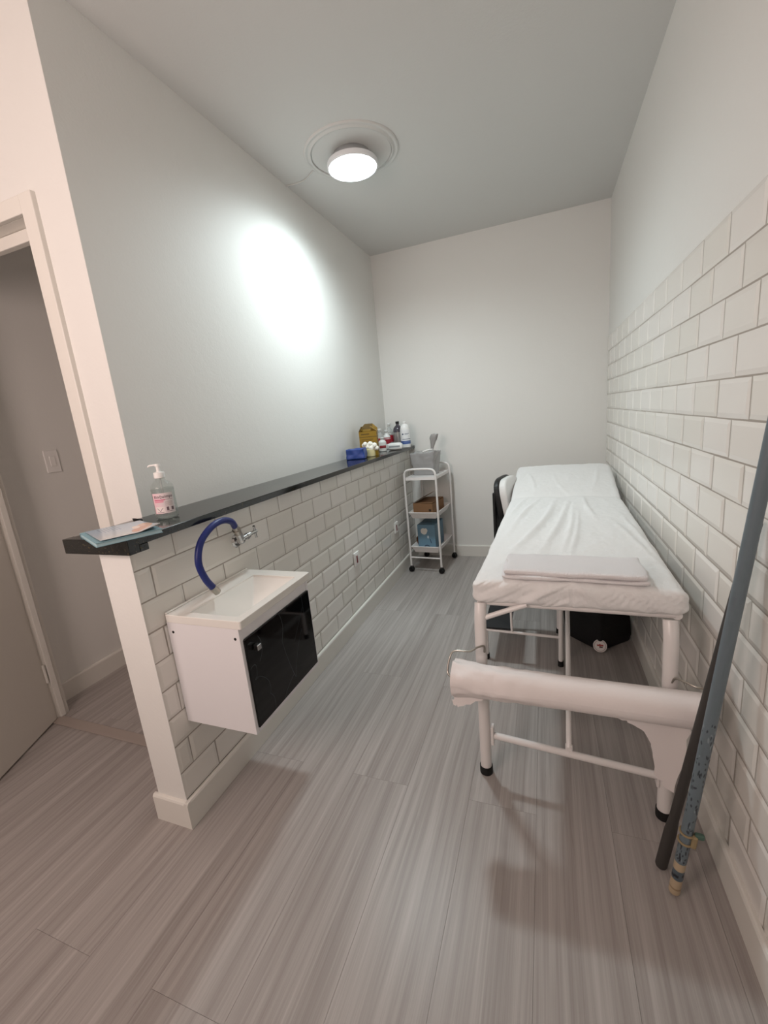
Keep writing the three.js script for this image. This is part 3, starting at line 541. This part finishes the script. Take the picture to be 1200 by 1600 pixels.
  mesh('plastic_wrap', bg, phys(0xc9c8c8, 0.14, { transmission: 0.45, thickness: 0, ior: 1.45, side: THREE.DoubleSide }), bag);
  const tw = []; for (let k = 0; k <= 8; k++) { const u = k / 8, r = 0.012 + 0.02 * Math.sin(u * 2.4) * u; tw.push([r, u * 0.125]); } tw.push([0.001, 0.13]);
  const tg = lathe(tw, 18), tp = tg.attributes.position; for (let i = 0; i < tp.count; i++) { const x = tp.getX(i), y = tp.getY(i), z = tp.getZ(i), n = 0.6 + 0.8 * fbm(Math.atan2(z, x) * 2 + 7, y * 20, 2, 8); tp.setXYZ(i, x * n * 1.1 + 0.25 * y, y, z * n * 0.5); } tg.computeVertexNormals(); tg.translate(0.045, 0.195, -0.01);
  mesh('twisted_top', tg, phys(0xb4b1af, 0.16, { transmission: 0.3, thickness: 0, side: THREE.DoubleSide }), bag).userData.label = 'twisted plastic tail';
  mesh('seam_strip', tube([[-0.02, 0.186, 0.03], [0.02, 0.197, 0.01], [0.055, 0.2, -0.005]], 0.006, 14, 8), phys(0xe8e6e4, 0.3), bag);
  // carton on the middle tray
  const c1 = thing('carton', 'open brown cardboard carton on the middle tray of the trolley', 'carton', trolleyAt(0.142, 0.4555, -0.2), -TR.a - 0.06);
  const brown = mat(0x8a6647, 0.8), brown2 = mat(0x74543a, 0.85), cd = 0.0035;
  mesh('side', merge([box(-0.085, 0.085, 0, 0.105, 0.1265, 0.13), box(-0.085, 0.085, 0, 0.105, -0.13, -0.1265), box(-0.085, -0.0815, 0, 0.105, -0.1265, 0.1265), box(0.0815, 0.085, 0, 0.105, -0.1265, 0.1265), box(-0.0815, 0.0815, 0, cd, -0.1265, 0.1265)]), brown, c1);
  mesh('flap', box(0, 0.165, -0.002, 0.001, -0.129, 0.129).rotateZ(0.03).translate(-0.08, 0.107, 0), brown, c1);
  mesh('flap', box(0, 0.1, -0.0015, 0.0015, -0.129, 0.129).rotateZ(0.5).translate(-0.087, 0.108, 0.0), brown2, c1);
  mesh('printed_mark', box(0.052, 0.072, 0.04, 0.06, 0.1301, 0.1304), mat(0x3c2a1e, 0.7), c1);
  // blue box on the lower tray
  const art = canvasTex(256, 256, (c) => { c.fillStyle = '#7193a8'; c.fillRect(0, 0, 256, 256); c.fillStyle = '#e9e4dc'; c.beginPath(); c.ellipse(90, 70, 46, 34, 0.2, 0, 7); c.fill(); c.beginPath(); c.ellipse(120, 60, 26, 24, 0, 0, 7); c.fill(); c.fillStyle = '#d9e6ee'; c.beginPath(); c.ellipse(150, 130, 14, 16, 0, 0, 7); c.fill(); c.strokeStyle = '#1d2c44'; c.lineWidth = 9; c.beginPath(); c.moveTo(176, 150); c.lineTo(196, 196); c.stroke(); c.beginPath(); c.ellipse(128, 238, 34, 18, 0, 0, 7); c.stroke(); });
  const c2 = thing('blue_box', 'light blue printed box on the lowest tray of the trolley', 'box', trolleyAt(0.138, 0.1685, -0.2), -TR.a);
  const bm = mat(0x5f8094, 0.5);
  mesh('carton_body', box(-0.076, 0.076, 0, 0.205, -0.13, 0.1), bm, c2);
  mesh('front_print', new THREE.PlaneGeometry(0.151, 0.204).translate(0, 0.1025, 0.1004), mat(0xffffff, 0.45, { map: art }), c2);
  mesh('lid_tuck', box(-0.074, 0.074, 0.2052, 0.207, -0.128, 0.03), mat(0x4d6b7d, 0.5), c2);
  // small brown thing behind the blue box
  tag(mesh('brown_packet', rbox(-0.015, 0.015, 0, 0.09, -0.06, 0.06, 0.006), mat(0x6b4630, 0.7)), 'small brown packet left of the blue box on the lowest tray', 'packet').position.set(...trolleyAt(0.046, 0.1685, -0.19));
}
// ---- examination couch
const BED = thing('examination_couch', 'white examination couch with tubular legs and raised headrest', 'couch', [1.19, 0, -0.69], -0.021);
{
  // mattress under a fitted sheet: local x -0.297..0.297, z 0..-1.93
  const L = 1.9, w = 0.594, th = 0.084, r = 0.026, top = 0.731, hz = -1.335;
  const nx = 110, nz = 260, g = new THREE.BoxGeometry(w, th, L, nx, 10, nz), p = g.attributes.position;
  const rise = z => { const u = Math.max(0, hz - z); return u * 0.2 - 0.006 * Math.exp(-Math.pow((z - hz) / 0.03, 2)); };
  const fold = (x, z, x0, z0, x1, z1, wd, amp, bow) => { const t = (z - z0) / (z1 - z0); if (t < -0.1 || t > 1.1) return 0; const cx = x0 + (x1 - x0) * t + bow * Math.sin(Math.PI * Math.max(0, Math.min(1, t))); const e = Math.sin(Math.PI * Math.max(0, Math.min(1, (t + 0.1) / 1.2))); return amp * e * Math.exp(-Math.pow((x - cx) / wd, 2)); };
  const folds = [[-0.13, -1.25, -0.24, -0.55, 0.014, 0.010, -0.01], [-0.05, -1.22, -0.2, -0.3, 0.016, 0.013, 0.03], [0.02, -1.2, -0.11, -0.22, 0.014, 0.009, 0.015], [0.04, -1.05, -0.02, -0.3, 0.012, 0.011, 0.01], [0.06, -1.0, 0.0, -0.25, 0.011, 0.008, 0.012], [0.1, -1.28, 0.13, -0.8, 0.012, 0.008, -0.01], [-0.2, -1.3, -0.27, -0.8, 0.013, 0.008, 0], [0.2, -0.75, 0.27, -0.2, 0.012, 0.006, 0], [0.24, -0.9, 0.28, -0.35, 0.01, 0.006, 0], [-0.16, -1.4, -0.22, -1.75, 0.012, 0.006, 0.01], [0.02, -1.38, -0.05, -1.7, 0.013, 0.005, -0.02], [0.15, -1.37, 0.21, -1.8, 0.012, 0.006, 0.01]];
  for (let i = 0; i < p.count; i++) {
    let x = p.getX(i), y = p.getY(i), z = p.getZ(i);
    const ix = Math.max(-w / 2 + r, Math.min(w / 2 - r, x)), iy = Math.max(-th / 2 + r, Math.min(th / 2 - r, y)), iz = Math.max(-L / 2 + r, Math.min(L / 2 - r, z));
    const dv = V(x - ix, y - iy, z - iz); const onEdge = dv.length() > 1e-6;
    if (onEdge) { dv.normalize().multiplyScalar(r); x = ix + dv.x; y = iy + dv.y; z = iz + dv.z; }
    z -= L / 2; const ty = (y + th / 2) / th, up = Math.max(0, Math.min(1, (ty - 0.5) * 2));
    let dy = 0; for (const f of folds) dy += fold(x, z, ...f);
    dy += 0.009 * (fbm(x * 8 + 3 + z * 2, z * 4 + 9, 3, 31) - 0.5) + 0.006 * (fbm(x * 26 + z * 6, z * 9, 3, 37) - 0.5) + 0.0025 * (fbm(x * 60, z * 50, 2, 39) - 0.5);
    dy -= 0.012 * Math.pow(Math.abs(x) / (w / 2), 4);
    // gathered corners and front: small slanting pleats
    const nearFront = Math.max(0, 1 - Math.abs(z) / 0.03), side = 1 - up;
    const pleat = 0.013 * (fbm(x * 34 + Math.sign(x) * y * 60, y * 14, 3, 45) - 0.5);
    if (nearFront > 0) z += pleat * 2.0 * nearFront + 0.004 * side * (fbm(x * 9, y * 30, 2, 61) - 0.5);
    const lat = Math.max(0, (Math.abs(x) - w / 2 + 0.03) / 0.03);
    x += Math.sign(x) * lat * (0.008 * (fbm(z * 9, y * 40, 2, 71) - 0.5) + (nearFront > 0 ? 0.004 : 0));
    if (ty < 0.4) y += 0.010 * (fbm(x * 11 + z * 7, 3.1, 2, 83) - 0.5) * (1 - ty);
    const ri = rise(z);
    // past the hinge the sheet hangs from the headrest down to the frame
    const keep = z < hz ? Math.min(1, up + 0.0) : 1;
    y = top - th / 2 + y + dy * up + (z < hz ? ri * (0.25 + 0.75 * Math.min(1, ty * 1.3)) : ri) + 0 * keep;
    p.setXYZ(i, x, y, z);
  }
  const t = g.clone(); const uv = []; for (let i = 0; i < p.count; i++) uv.push(p.getX(i) + p.getY(i) * 0.7, p.getZ(i) + p.getY(i) * 0.3);
  t.deleteAttribute('normal'); t.deleteAttribute('uv');
  const s = mergeVertices(t, 1e-5); const sp = s.attributes.position, suv = new Float32Array(sp.count * 2); for (let i = 0; i < sp.count; i++) { suv[2 * i] = sp.getX(i) + sp.getY(i) * 0.7; suv[2 * i + 1] = sp.getZ(i) + 0.3 * sp.getY(i); }
  s.setAttribute('uv', new THREE.BufferAttribute(suv, 2)); s.computeVertexNormals();
  const m = mesh('mattress', s, M.sheet, BED); m.userData.label = 'mattress in a creased white fitted sheet';
  // frame
  const fy = 0.646;
  mesh('bed_frame', merge([rod([-0.27, fy, -0.03], [0.27, fy, -0.03], 0.013), rod([-0.275, fy, -0.02], [-0.275, fy, -1.88], 0.013), rod([0.275, fy, -0.02], [0.275, fy, -1.88], 0.013), rod([-0.27, fy, -1.87], [0.27, fy, -1.87], 0.013), rod([-0.27, fy, hz], [0.27, fy, hz], 0.011)]), M.whiteEnamel, BED);
  const leg = (x, z, s, e = 0) => {
    const l = mesh('leg', tube([[x + e, 0.012, z], [x + e * 0.4, 0.3, z + 0.004 * s], [x, 0.52, z + 0.004 * s], [x, 0.6, z - 0.004 * s], [x, 0.645, z - 0.022 * s]], 0.0195, 40, 18), M.whiteEnamel, BED);
    mesh('rubber_foot', lathe([[0, 0], [0.0215, 0], [0.0225, 0.003], [0.0225, 0.03], [0.0205, 0.031], [0.0198, 0.03]], 22).translate(x + e, 0, z), M.rubber, l);
  };
  leg(-0.276, 0.005, 1, -0.003); leg(0.252, 0.03, 1, 0.006); leg(-0.276, -1.83, -1); leg(0.276, -1.83, -1);
  // corner brace, crossbar with hinge plates, long centre brace
  mesh('corner_brace', tube([[-0.262, 0.6, 0.0], [-0.2, 0.625, -0.005], [-0.13, 0.652, -0.01]], 0.0085, 16, 10), M.whiteEnamel, BED);
  const cb = mesh('crossbar', rod([-0.245, 0.163, 0.012], [0.238, 0.146, 0.032], 0.0115), M.whiteEnamel, BED);
  mesh('hinge_plate', rbox(-0.2555, -0.246, 0.13, 0.2, -0.004, 0.024, 0.002), M.whiteEnamel, cb);
  mesh('hinge_plate', rbox(0.232, 0.2395, 0.115, 0.178, 0.018, 0.046, 0.002), M.whiteEnamel, cb);
  mesh('centre_brace', merge([tube([[-0.008, 0.175, 0.018], [-0.008, 0.2, 0.0], [0.0, 0.41, -0.5], [0.0, 0.63, -0.97]], 0.009, 40, 10), rbox(-0.019, 0.003, 0.15, 0.185, 0.008, 0.022, 0.004)]), M.whiteEnamel, BED);
  // wire holders of the paper roll
  mesh('roll_holder', tube([[-0.263, 0.49, 0.027], [-0.263, 0.513, 0.03], [-0.28, 0.519, 0.05], [-0.3, 0.517, 0.075], [-0.353, 0.513, 0.08], [-0.362, 0.5, 0.09], [-0.367, 0.455, 0.115], [-0.35, 0.448, 0.125], [-0.33, 0.448, 0.127]], 0.0032, 60, 8), M.steel, BED);
  mesh('roll_holder', tube([[0.253, 0.478, 0.052], [0.26, 0.494, 0.056], [0.28, 0.498, 0.075], [0.3, 0.497, 0.09], [0.325, 0.496, 0.095], [0.334, 0.488, 0.1], [0.337, 0.455, 0.118], [0.328, 0.448, 0.126], [0.31, 0.448, 0.127]], 0.0032, 60, 8), M.steel, BED);
}
// paper roll in its holder
{
  const r = thing('paper_roll', 'roll of white couch paper with a torn end at the couch foot', 'paper roll', [1.19, 0.4535, -0.56], -0.021);
  const x0 = -0.348, x1 = 0.318, n = 90, m = 40, pos = [], uv = [], idx = [];
  for (let i = 0; i <= n; i++) for (let j = 0; j <= m; j++) {
    const u = i / n, x = x0 + (x1 - x0) * u, a = j / m * 2 * Math.PI, loose = Math.max(0, 1 - u * 2.1);
    const rr = 0.0465 + loose * (0.004 + 0.03 * (fbm(x * 16 + 4, Math.cos(a) * 2.2 + Math.sin(a) * 1.1 + 5, 3, 17) - 0.42)) + (a > 3.6 && a < 5.6 ? loose * 0.008 * Math.sin((a - 3.6) / 2 * Math.PI) : 0);
    pos.push(x, rr * Math.sin(a), rr * Math.cos(a)); uv.push(x, a * 0.047);
  }
  for (let i = 0; i < n; i++) for (let j = 0; j < m; j++) { const a = i * (m + 1) + j, b = a + m + 1; idx.push(a, b, a + 1, b, b + 1, a + 1); }
  const g = new THREE.BufferGeometry(); g.setAttribute('position', new THREE.Float32BufferAttribute(pos, 3)); g.setAttribute('uv', new THREE.Float32BufferAttribute(uv, 2)); g.setIndex(idx); g.computeVertexNormals();
  mesh('roll', g, M.paper, r);
  mesh('roll_end', new THREE.RingGeometry(0.017, 0.0465, 36).rotateY(-Math.PI / 2).translate(x0 + 0.001, 0, 0), M.paper, r);
  mesh('roll_end', new THREE.RingGeometry(0.017, 0.0465, 36).rotateY(Math.PI / 2).translate(x1 - 0.001, 0, 0), M.paper, r);
  mesh('core', merge([new THREE.CylinderGeometry(0.017, 0.017, x1 - x0 - 0.002, 24, 1, true).rotateZ(Math.PI / 2).translate((x0 + x1) / 2, 0, 0)]), mat(0xb09a80, 0.8, { side: THREE.DoubleSide }), r);
  // torn sheet that hangs down: outline in metres, bowed a little, its own thickness
  const sheet = (name, outline, zTop, bow) => {
    const jag = []; outline.forEach((q, i) => { jag.push(q); const n = outline[i + 1]; if (n && i > 0) jag.push([(q[0] + n[0]) / 2 + 0.012 * (rnd() - 0.5), (q[1] + n[1]) / 2 + 0.018 * (rnd() - 0.5)]); });
    const s = new THREE.Shape(jag.map(q => new THREE.Vector2(...q)));
    const e = new THREE.ExtrudeGeometry(s, { depth: 0.0008, bevelEnabled: false, curveSegments: 4 });
    // split triangles so that it can bow
    let tri = []; const pp = e.attributes.position; for (let i = 0; i < pp.count; i += 3) tri.push([0, 1, 2].map(k => [pp.getX(i + k), pp.getY(i + k), pp.getZ(i + k)]));
    for (let k = 0; k < 3; k++) { const out = []; for (const [A, B, C] of tri) { const md = (P, Q) => P.map((v, q) => (v + Q[q]) / 2), ab = md(A, B), bc = md(B, C), ca = md(C, A); out.push([A, ab, ca], [ab, B, bc], [ca, bc, C], [ab, bc, ca]); } tri = out; }
    const arr = []; for (const T of tri) for (const [x, y, z] of T) arr.push(x, y, zTop + z + bow * Math.sin((x * 9 + y * 5)) + 0.012 * Math.pow(Math.max(0, -y - 0.03) / 0.2, 1.5));
    const q = new THREE.BufferGeometry(); q.setAttribute('position', new THREE.Float32BufferAttribute(arr, 3)); const mg = mergeVertices(q, 1e-5); mg.computeVertexNormals(); const u2 = new Float32Array(mg.attributes.position.count * 2); for (let i = 0; i < mg.attributes.position.count; i++) { u2[2 * i] = mg.attributes.position.getX(i); u2[2 * i + 1] = mg.attributes.position.getY(i); } mg.setAttribute('uv', new THREE.BufferAttribute(u2, 2));
    mesh(name, mg, M.paper, r);
  };
  sheet('torn_sheet', [[0.075, -0.025], [0.083, -0.045], [0.098, -0.055], [0.11, -0.068], [0.135, -0.072], [0.15, -0.082], [0.17, -0.092], [0.185, -0.112], [0.195, -0.14], [0.2, -0.17], [0.205, -0.2], [0.212, -0.235], [0.225, -0.252], [0.252, -0.268], [0.256, -0.235], [0.268, -0.19], [0.277, -0.14], [0.285, -0.08], [0.289, -0.02]], -0.018, 0.002);
  sheet('torn_sheet', [[-0.347, -0.03], [-0.347, -0.07], [-0.35, -0.09], [-0.34, -0.086], [-0.332, -0.092], [-0.31, -0.082], [-0.296, -0.08], [-0.28, -0.066], [-0.255, -0.052], [-0.25, -0.03]], 0.012, 0.003);
}
// folded towel
{
  const layers = [[0.0, 0.012, 0.205, 0.088], [0.0095, 0.028, 0.2, 0.085]], gs = [];
  const t = thing('folded_towel', 'folded white towel lying across the foot of the couch', 'towel', [1.193, 0.7345, -0.787], -0.035);
  let k = 0;
  for (const [y0, y1, hx, hz] of layers) {
    const g = new THREE.BoxGeometry(2 * hx, y1 - y0, 2 * hz, 48, 5, 20), p = g.attributes.position, r = (y1 - y0) / 2 * 0.98, hh = (y1 - y0) / 2;
    for (let i = 0; i < p.count; i++) {
      let x = p.getX(i), y = p.getY(i), z = p.getZ(i); const ix = Math.max(-hx + r, Math.min(hx - r, x)), iz = Math.max(-hz + r, Math.min(hz - r, z)), iy = Math.max(-hh + r, Math.min(hh - r, y));
      const d = V(x - ix, y - iy, z - iz); if (d.length() > 1e-6) { d.normalize().multiplyScalar(r); x = ix + d.x; y = iy + d.y; z = iz + d.z; }
      const n = fbm(x * 9 + k * 7, z * 9, 3, 5 + k);
      p.setXYZ(i, x + 0.014 * (fbm(z * 16, k * 3 + 1, 2, 9) - 0.5), y + (y0 + y1) / 2 + (y > 0 || k ? 0.013 : 0.003) * (n - 0.45), z + 0.016 * (fbm(x * 9 + k * 5, 2.2, 2, 3) - 0.5));
    }
    g.deleteAttribute('normal'); g.deleteAttribute('uv'); const s = mergeVertices(g, 1e-5), sp = s.attributes.position, uv = new Float32Array(sp.count * 2); for (let i = 0; i < sp.count; i++) { uv[2 * i] = sp.getX(i); uv[2 * i + 1] = sp.getZ(i) + sp.getY(i); }
    s.setAttribute('uv', new THREE.BufferAttribute(uv, 2)); s.computeVertexNormals();
    mesh('layer', s, M.terry, t); k++; gs.push(s);
  }
}
// ---- step stool under the couch
{
  const s = thing('step_stool', 'white tubular two-step stool with black treads under the couch', 'step stool', [0.826, 0, -1.42]);
  const X = 0.355, D = -0.33, wl = 0.128;
  const post = (x, z, h) => { const l = mesh('leg', rod([x, 0.014, z], [x, h, z], 0.0105), M.whiteEnamel, s); mesh('rubber_foot', cyl(0.0135, 0, 0.028, 16).translate(x, 0, z), M.rubber, l); };
  post(X, 0, 0.325); post(X, D, 0.325); post(0, 0, 0.165); post(0, D, 0.165);
  mesh('rail', rod([0, 0.162, 0], [X, 0.153, 0], 0.007), M.whiteEnamel, s); mesh('rail', rod([0, 0.162, D], [X, 0.153, D], 0.007), M.whiteEnamel, s);
  mesh('riser_post', rod([wl, 0.16, 0], [wl - 0.002, 0.325, 0], 0.006), M.whiteEnamel, s); mesh('riser_post', rod([wl, 0.16, D], [wl - 0.002, 0.325, D], 0.006), M.whiteEnamel, s);
  mesh('tread', rbox(-0.008, wl - 0.004, 0.169, 0.181, D - 0.005, 0.004, 0.003), mat(0x15171b, 0.65), s).userData.label = 'black ribbed lower tread';
  mesh('tread', rbox(wl - 0.004, X + 0.008, 0.324, 0.337, D - 0.005, 0.008, 0.003), mat(0x15171b, 0.65), s);
}
// ---- swivel chair behind the couch
{
  const f = V(0.977, 0, 0.21).normalize(), turn = Math.atan2(f.x, f.z);
  const c = thing('swivel_chair', 'swivel chair with white padded back and black shell beside the couch', 'chair', [1.128, 0, -2.2], turn);
  const pad = (w, h, t, rr) => { const s = new THREE.Shape(), a = w / 2, b = h / 2; s.moveTo(-a + rr, -b); s.lineTo(a - rr, -b); s.quadraticCurveTo(a, -b, a, -b + rr); s.lineTo(a, b - rr); s.quadraticCurveTo(a, b, a - rr, b); s.lineTo(-a + rr, b); s.quadraticCurveTo(-a, b, -a, b - rr); s.lineTo(-a, -b + rr); s.quadraticCurveTo(-a, -b, -a + rr, -b); return new THREE.ExtrudeGeometry(s, { depth: t, bevelEnabled: true, bevelThickness: 0.012, bevelSize: 0.012, bevelOffset: -0.012, bevelSegments: 4, curveSegments: 10 }); };
  const back = 0.155;
  const shell = mesh('back_shell', pad(0.33, 0.32, 0.012, 0.12).rotateX(-0.17).translate(0, 0.665, -0.262), M.black, c);
  mesh('backrest', pad(0.31, 0.3, 0.03, 0.11).rotateX(-0.17).translate(0, 0.667, -0.238), phys(0xe9e8e6, 0.5), c); void back;
  mesh('back_bar', rbox(-0.1, 0.1, 0.4, 0.73, -0.318, -0.296, 0.008), M.black, c); void shell;
  mesh('bar_foot', rbox(-0.035, 0.035, 0.395, 0.41, -0.3, 0.03, 0.005), M.black, c);
  mesh('seat_shell', rbox(-0.2, 0.2, 0.412, 0.43, -0.2, 0.2, 0.009, 3), M.black, c);
  mesh('seat', rbox(-0.195, 0.195, 0.431, 0.485, -0.195, 0.195, 0.025, 4), phys(0xe9e8e6, 0.5), c);
  mesh('gas_lift', merge([cyl(0.025, 0.08, 0.26, 20), cyl(0.015, 0.26, 0.411, 16)]), M.black, c);
  for (let k = 0; k < 5; k++) {
    const a = k * 2 * Math.PI / 5 + 0.32, dx = Math.sin(a), dz = Math.cos(a);
    const l = mesh('star_leg', tube([[0, 0.12, 0], [0.1 * dx, 0.118, 0.1 * dz], [0.29 * dx, 0.075, 0.29 * dz]], 0.017, 16, 10), M.black, c);
    mesh('caster', merge([new THREE.SphereGeometry(0.0265, 18, 12).scale(1, 1, 0.9).translate(0.29 * dx, 0.0268, 0.29 * dz), cyl(0.008, 0.045, 0.075, 10).translate(0.29 * dx, 0, 0.29 * dz)]), M.rubber, l);
  }
}
// ---- black bag under the couch
{
  const b = thing('black_bag', 'black fabric bag with a round white badge under the couch', 'bag', [1.37, 0, -1.735], Math.PI / 4);
  const a = 0.118, rr = 0.028, s = new THREE.Shape(); s.moveTo(-a + rr, -a); s.lineTo(a - rr, -a); s.quadraticCurveTo(a, -a, a, -a + rr); s.lineTo(a, a - rr); s.quadraticCurveTo(a, a, a - rr, a); s.lineTo(-a + rr, a); s.quadraticCurveTo(-a, a, -a, a - rr); s.lineTo(-a, -a + rr); s.quadraticCurveTo(-a, -a, -a + rr, -a);
  const g = new THREE.ExtrudeGeometry(s, { depth: 0.37, bevelEnabled: true, bevelThickness: 0.01, bevelSize: 0.01, bevelOffset: -0.01, bevelSegments: 3, curveSegments: 8, steps: 12 }); g.rotateX(-Math.PI / 2); g.translate(0, 0.0105, 0);
  const p = g.attributes.position; for (let i = 0; i < p.count; i++) { const x = p.getX(i), y = p.getY(i), z = p.getZ(i), n = 1 + 0.05 * Math.sin(y * 17 + x * 9) - 0.05 * Math.pow(Math.max(0, 0.05 - y) / 0.05, 2); p.setXYZ(i, x * n, y, z * n); } g.computeVertexNormals();
  mesh('bag_body', g, mat(0x0d0d0f, 0.85), b);
  // the badge sits on the rounded corner that faces the room
  const badge = canvasTex(128, 128, (c) => { c.fillStyle = '#e9e3e0'; c.beginPath(); c.arc(64, 64, 63, 0, 7); c.fill(); c.strokeStyle = '#b9a8a4'; c.lineWidth = 6; c.beginPath(); c.arc(64, 64, 52, 0, 7); c.stroke(); c.fillStyle = '#a8443f'; c.fillRect(52, 34, 14, 58); c.fillRect(44, 60, 40, 10); c.fillStyle = '#5f4a48'; c.fillRect(70, 40, 12, 30); });
  const dg = new THREE.CylinderGeometry(0.032, 0.032, 0.004, 30); dg.rotateX(Math.PI / 2 - 0.35);
  const bd = mesh('badge', dg, [mat(0xe9e3e0, 0.5), mat(0xffffff, 0.5, { map: badge }), mat(0xe9e3e0, 0.5)], b); bd.rotation.y = -Math.PI / 4 + Math.PI * 0; const c45 = 0.163; bd.position.set(-c45 / Math.SQRT2, 0.042, c45 / Math.SQRT2); bd.userData.label = 'round white badge with a red mark';
  mesh('handle', tube([[0.118, 0.3, -0.05], [0.135, 0.34, -0.05], [0.14, 0.25, -0.02], [0.137, 0.16, 0.02], [0.122, 0.2, 0.05]], 0.004, 30, 8), mat(0x8d8782, 0.7), b);
}
// ---- poles leaning on the right wall
{
  const A = V(1.419, 0.014, -0.420), T = V(1.5, 1.102, -0.369), dir = T.clone().sub(A).normalize(), len = 1.62;
  const tex = canvasTex(128, 1024, (c, w, h) => {
    c.fillStyle = '#6b7880'; c.fillRect(0, 0, w, h);
    for (let k = 0; k < 260; k++) { const q = 85 + 40 * rnd(); c.fillStyle = `rgba(${q},${q + 12},${q + 20},0.14)`; c.fillRect(rnd() * w, rnd() * h, 3 + 14 * rnd(), 6 + 30 * rnd()); }
    for (let k = 0; k < 240; k++) { const v = Math.pow(rnd(), 1.5) * 0.26; const y = h - (0.07 + v) * h; c.fillStyle = rnd() < 0.85 ? 'rgba(38,44,52,0.75)' : 'rgba(170,182,186,0.5)'; c.beginPath(); c.ellipse(rnd() * w, y, 2 + 4 * rnd(), 1 + 1.8 * rnd(), rnd() * 3, 0, 7); c.fill(); }
    for (const y of [300, 420, 545]) { c.fillStyle = 'rgba(30,34,44,0.85)'; c.fillRect(20 + 40 * rnd(), h - y, 50, 3); c.fillRect(50, h - y, 6, 12); }
    c.fillStyle = '#bda98d'; c.fillRect(0, h - 66, w, 66); c.fillStyle = '#55626c'; c.fillRect(0, h - 50, w, 20); c.fillStyle = '#20242c'; for (let k = 0; k < 10; k++) c.fillRect(rnd() * w, h - 46 + 10 * rnd(), 16, 5);
    c.fillStyle = '#9b8568'; c.fillRect(0, h - 12, w, 3);
  });
  const pole = thing('painted_pole', 'worn blue-grey pole leaning against the tiled right wall', 'pole', [A.x, A.y, A.z]);
  const g = new THREE.CylinderGeometry(0.0128, 0.0128, len, 24, 1, true); g.translate(0, len / 2, 0); g.applyQuaternion(new THREE.Quaternion().setFromUnitVectors(V(0, 1, 0), dir));
  mesh('shaft', g, mat(0xffffff, 0.45, { map: tex }), pole);
  const q = new THREE.Quaternion().setFromUnitVectors(V(0, 1, 0), dir);
  mesh('tip', new THREE.SphereGeometry(0.0128, 20, 12).scale(1, 0.75, 1).applyQuaternion(q), mat(0xb8a488, 0.6), pole);
  mesh('end_cap', new THREE.SphereGeometry(0.0132, 20, 12).applyQuaternion(q).translate(...dir.clone().multiplyScalar(len).toArray()), mat(0x50626d, 0.5), pole);
  const at = k => dir.clone().multiplyScalar(k).toArray();
  mesh('cord_tie', merge([new THREE.TorusGeometry(0.0142, 0.0028, 8, 24).rotateX(Math.PI / 2).applyQuaternion(q).translate(...at(0.2)), new THREE.TorusGeometry(0.0142, 0.0028, 8, 24).rotateX(Math.PI / 2).applyQuaternion(q).translate(...at(0.172)), rbox(0.008, 0.02, 0.168, 0.204, 0.004, 0.016, 0.004).applyQuaternion(q)]), mat(0x9c8a68, 0.7), pole);
  mesh('tie_end', rbox(0.014, 0.034, 0.196, 0.21, 0.0, 0.012, 0.004).applyQuaternion(q), mat(0x4f6a5e, 0.7), pole);
  const B = V(1.403, 0.016, -0.481), U = V(1.536, 0.985, -0.475), d2 = U.clone().sub(B).normalize(), q2 = new THREE.Quaternion().setFromUnitVectors(V(0, 1, 0), d2), l2 = U.distanceTo(B);
  const dp = thing('dark_pole', 'dark grey handle leaning behind the blue-grey pole', 'pole', [B.x, B.y, B.z]);
  mesh('shaft', lathe([[0, -0.006], [0.012, -0.006], [0.0145, 0], [0.0145, 0.12], [0.0115, 0.16], [0.0115, l2 - 0.006], [0.009, l2], [0, l2]], 22).applyQuaternion(q2), mat(0x3d3a38, 0.6), dp);
}

renderer.render(scene, camera);
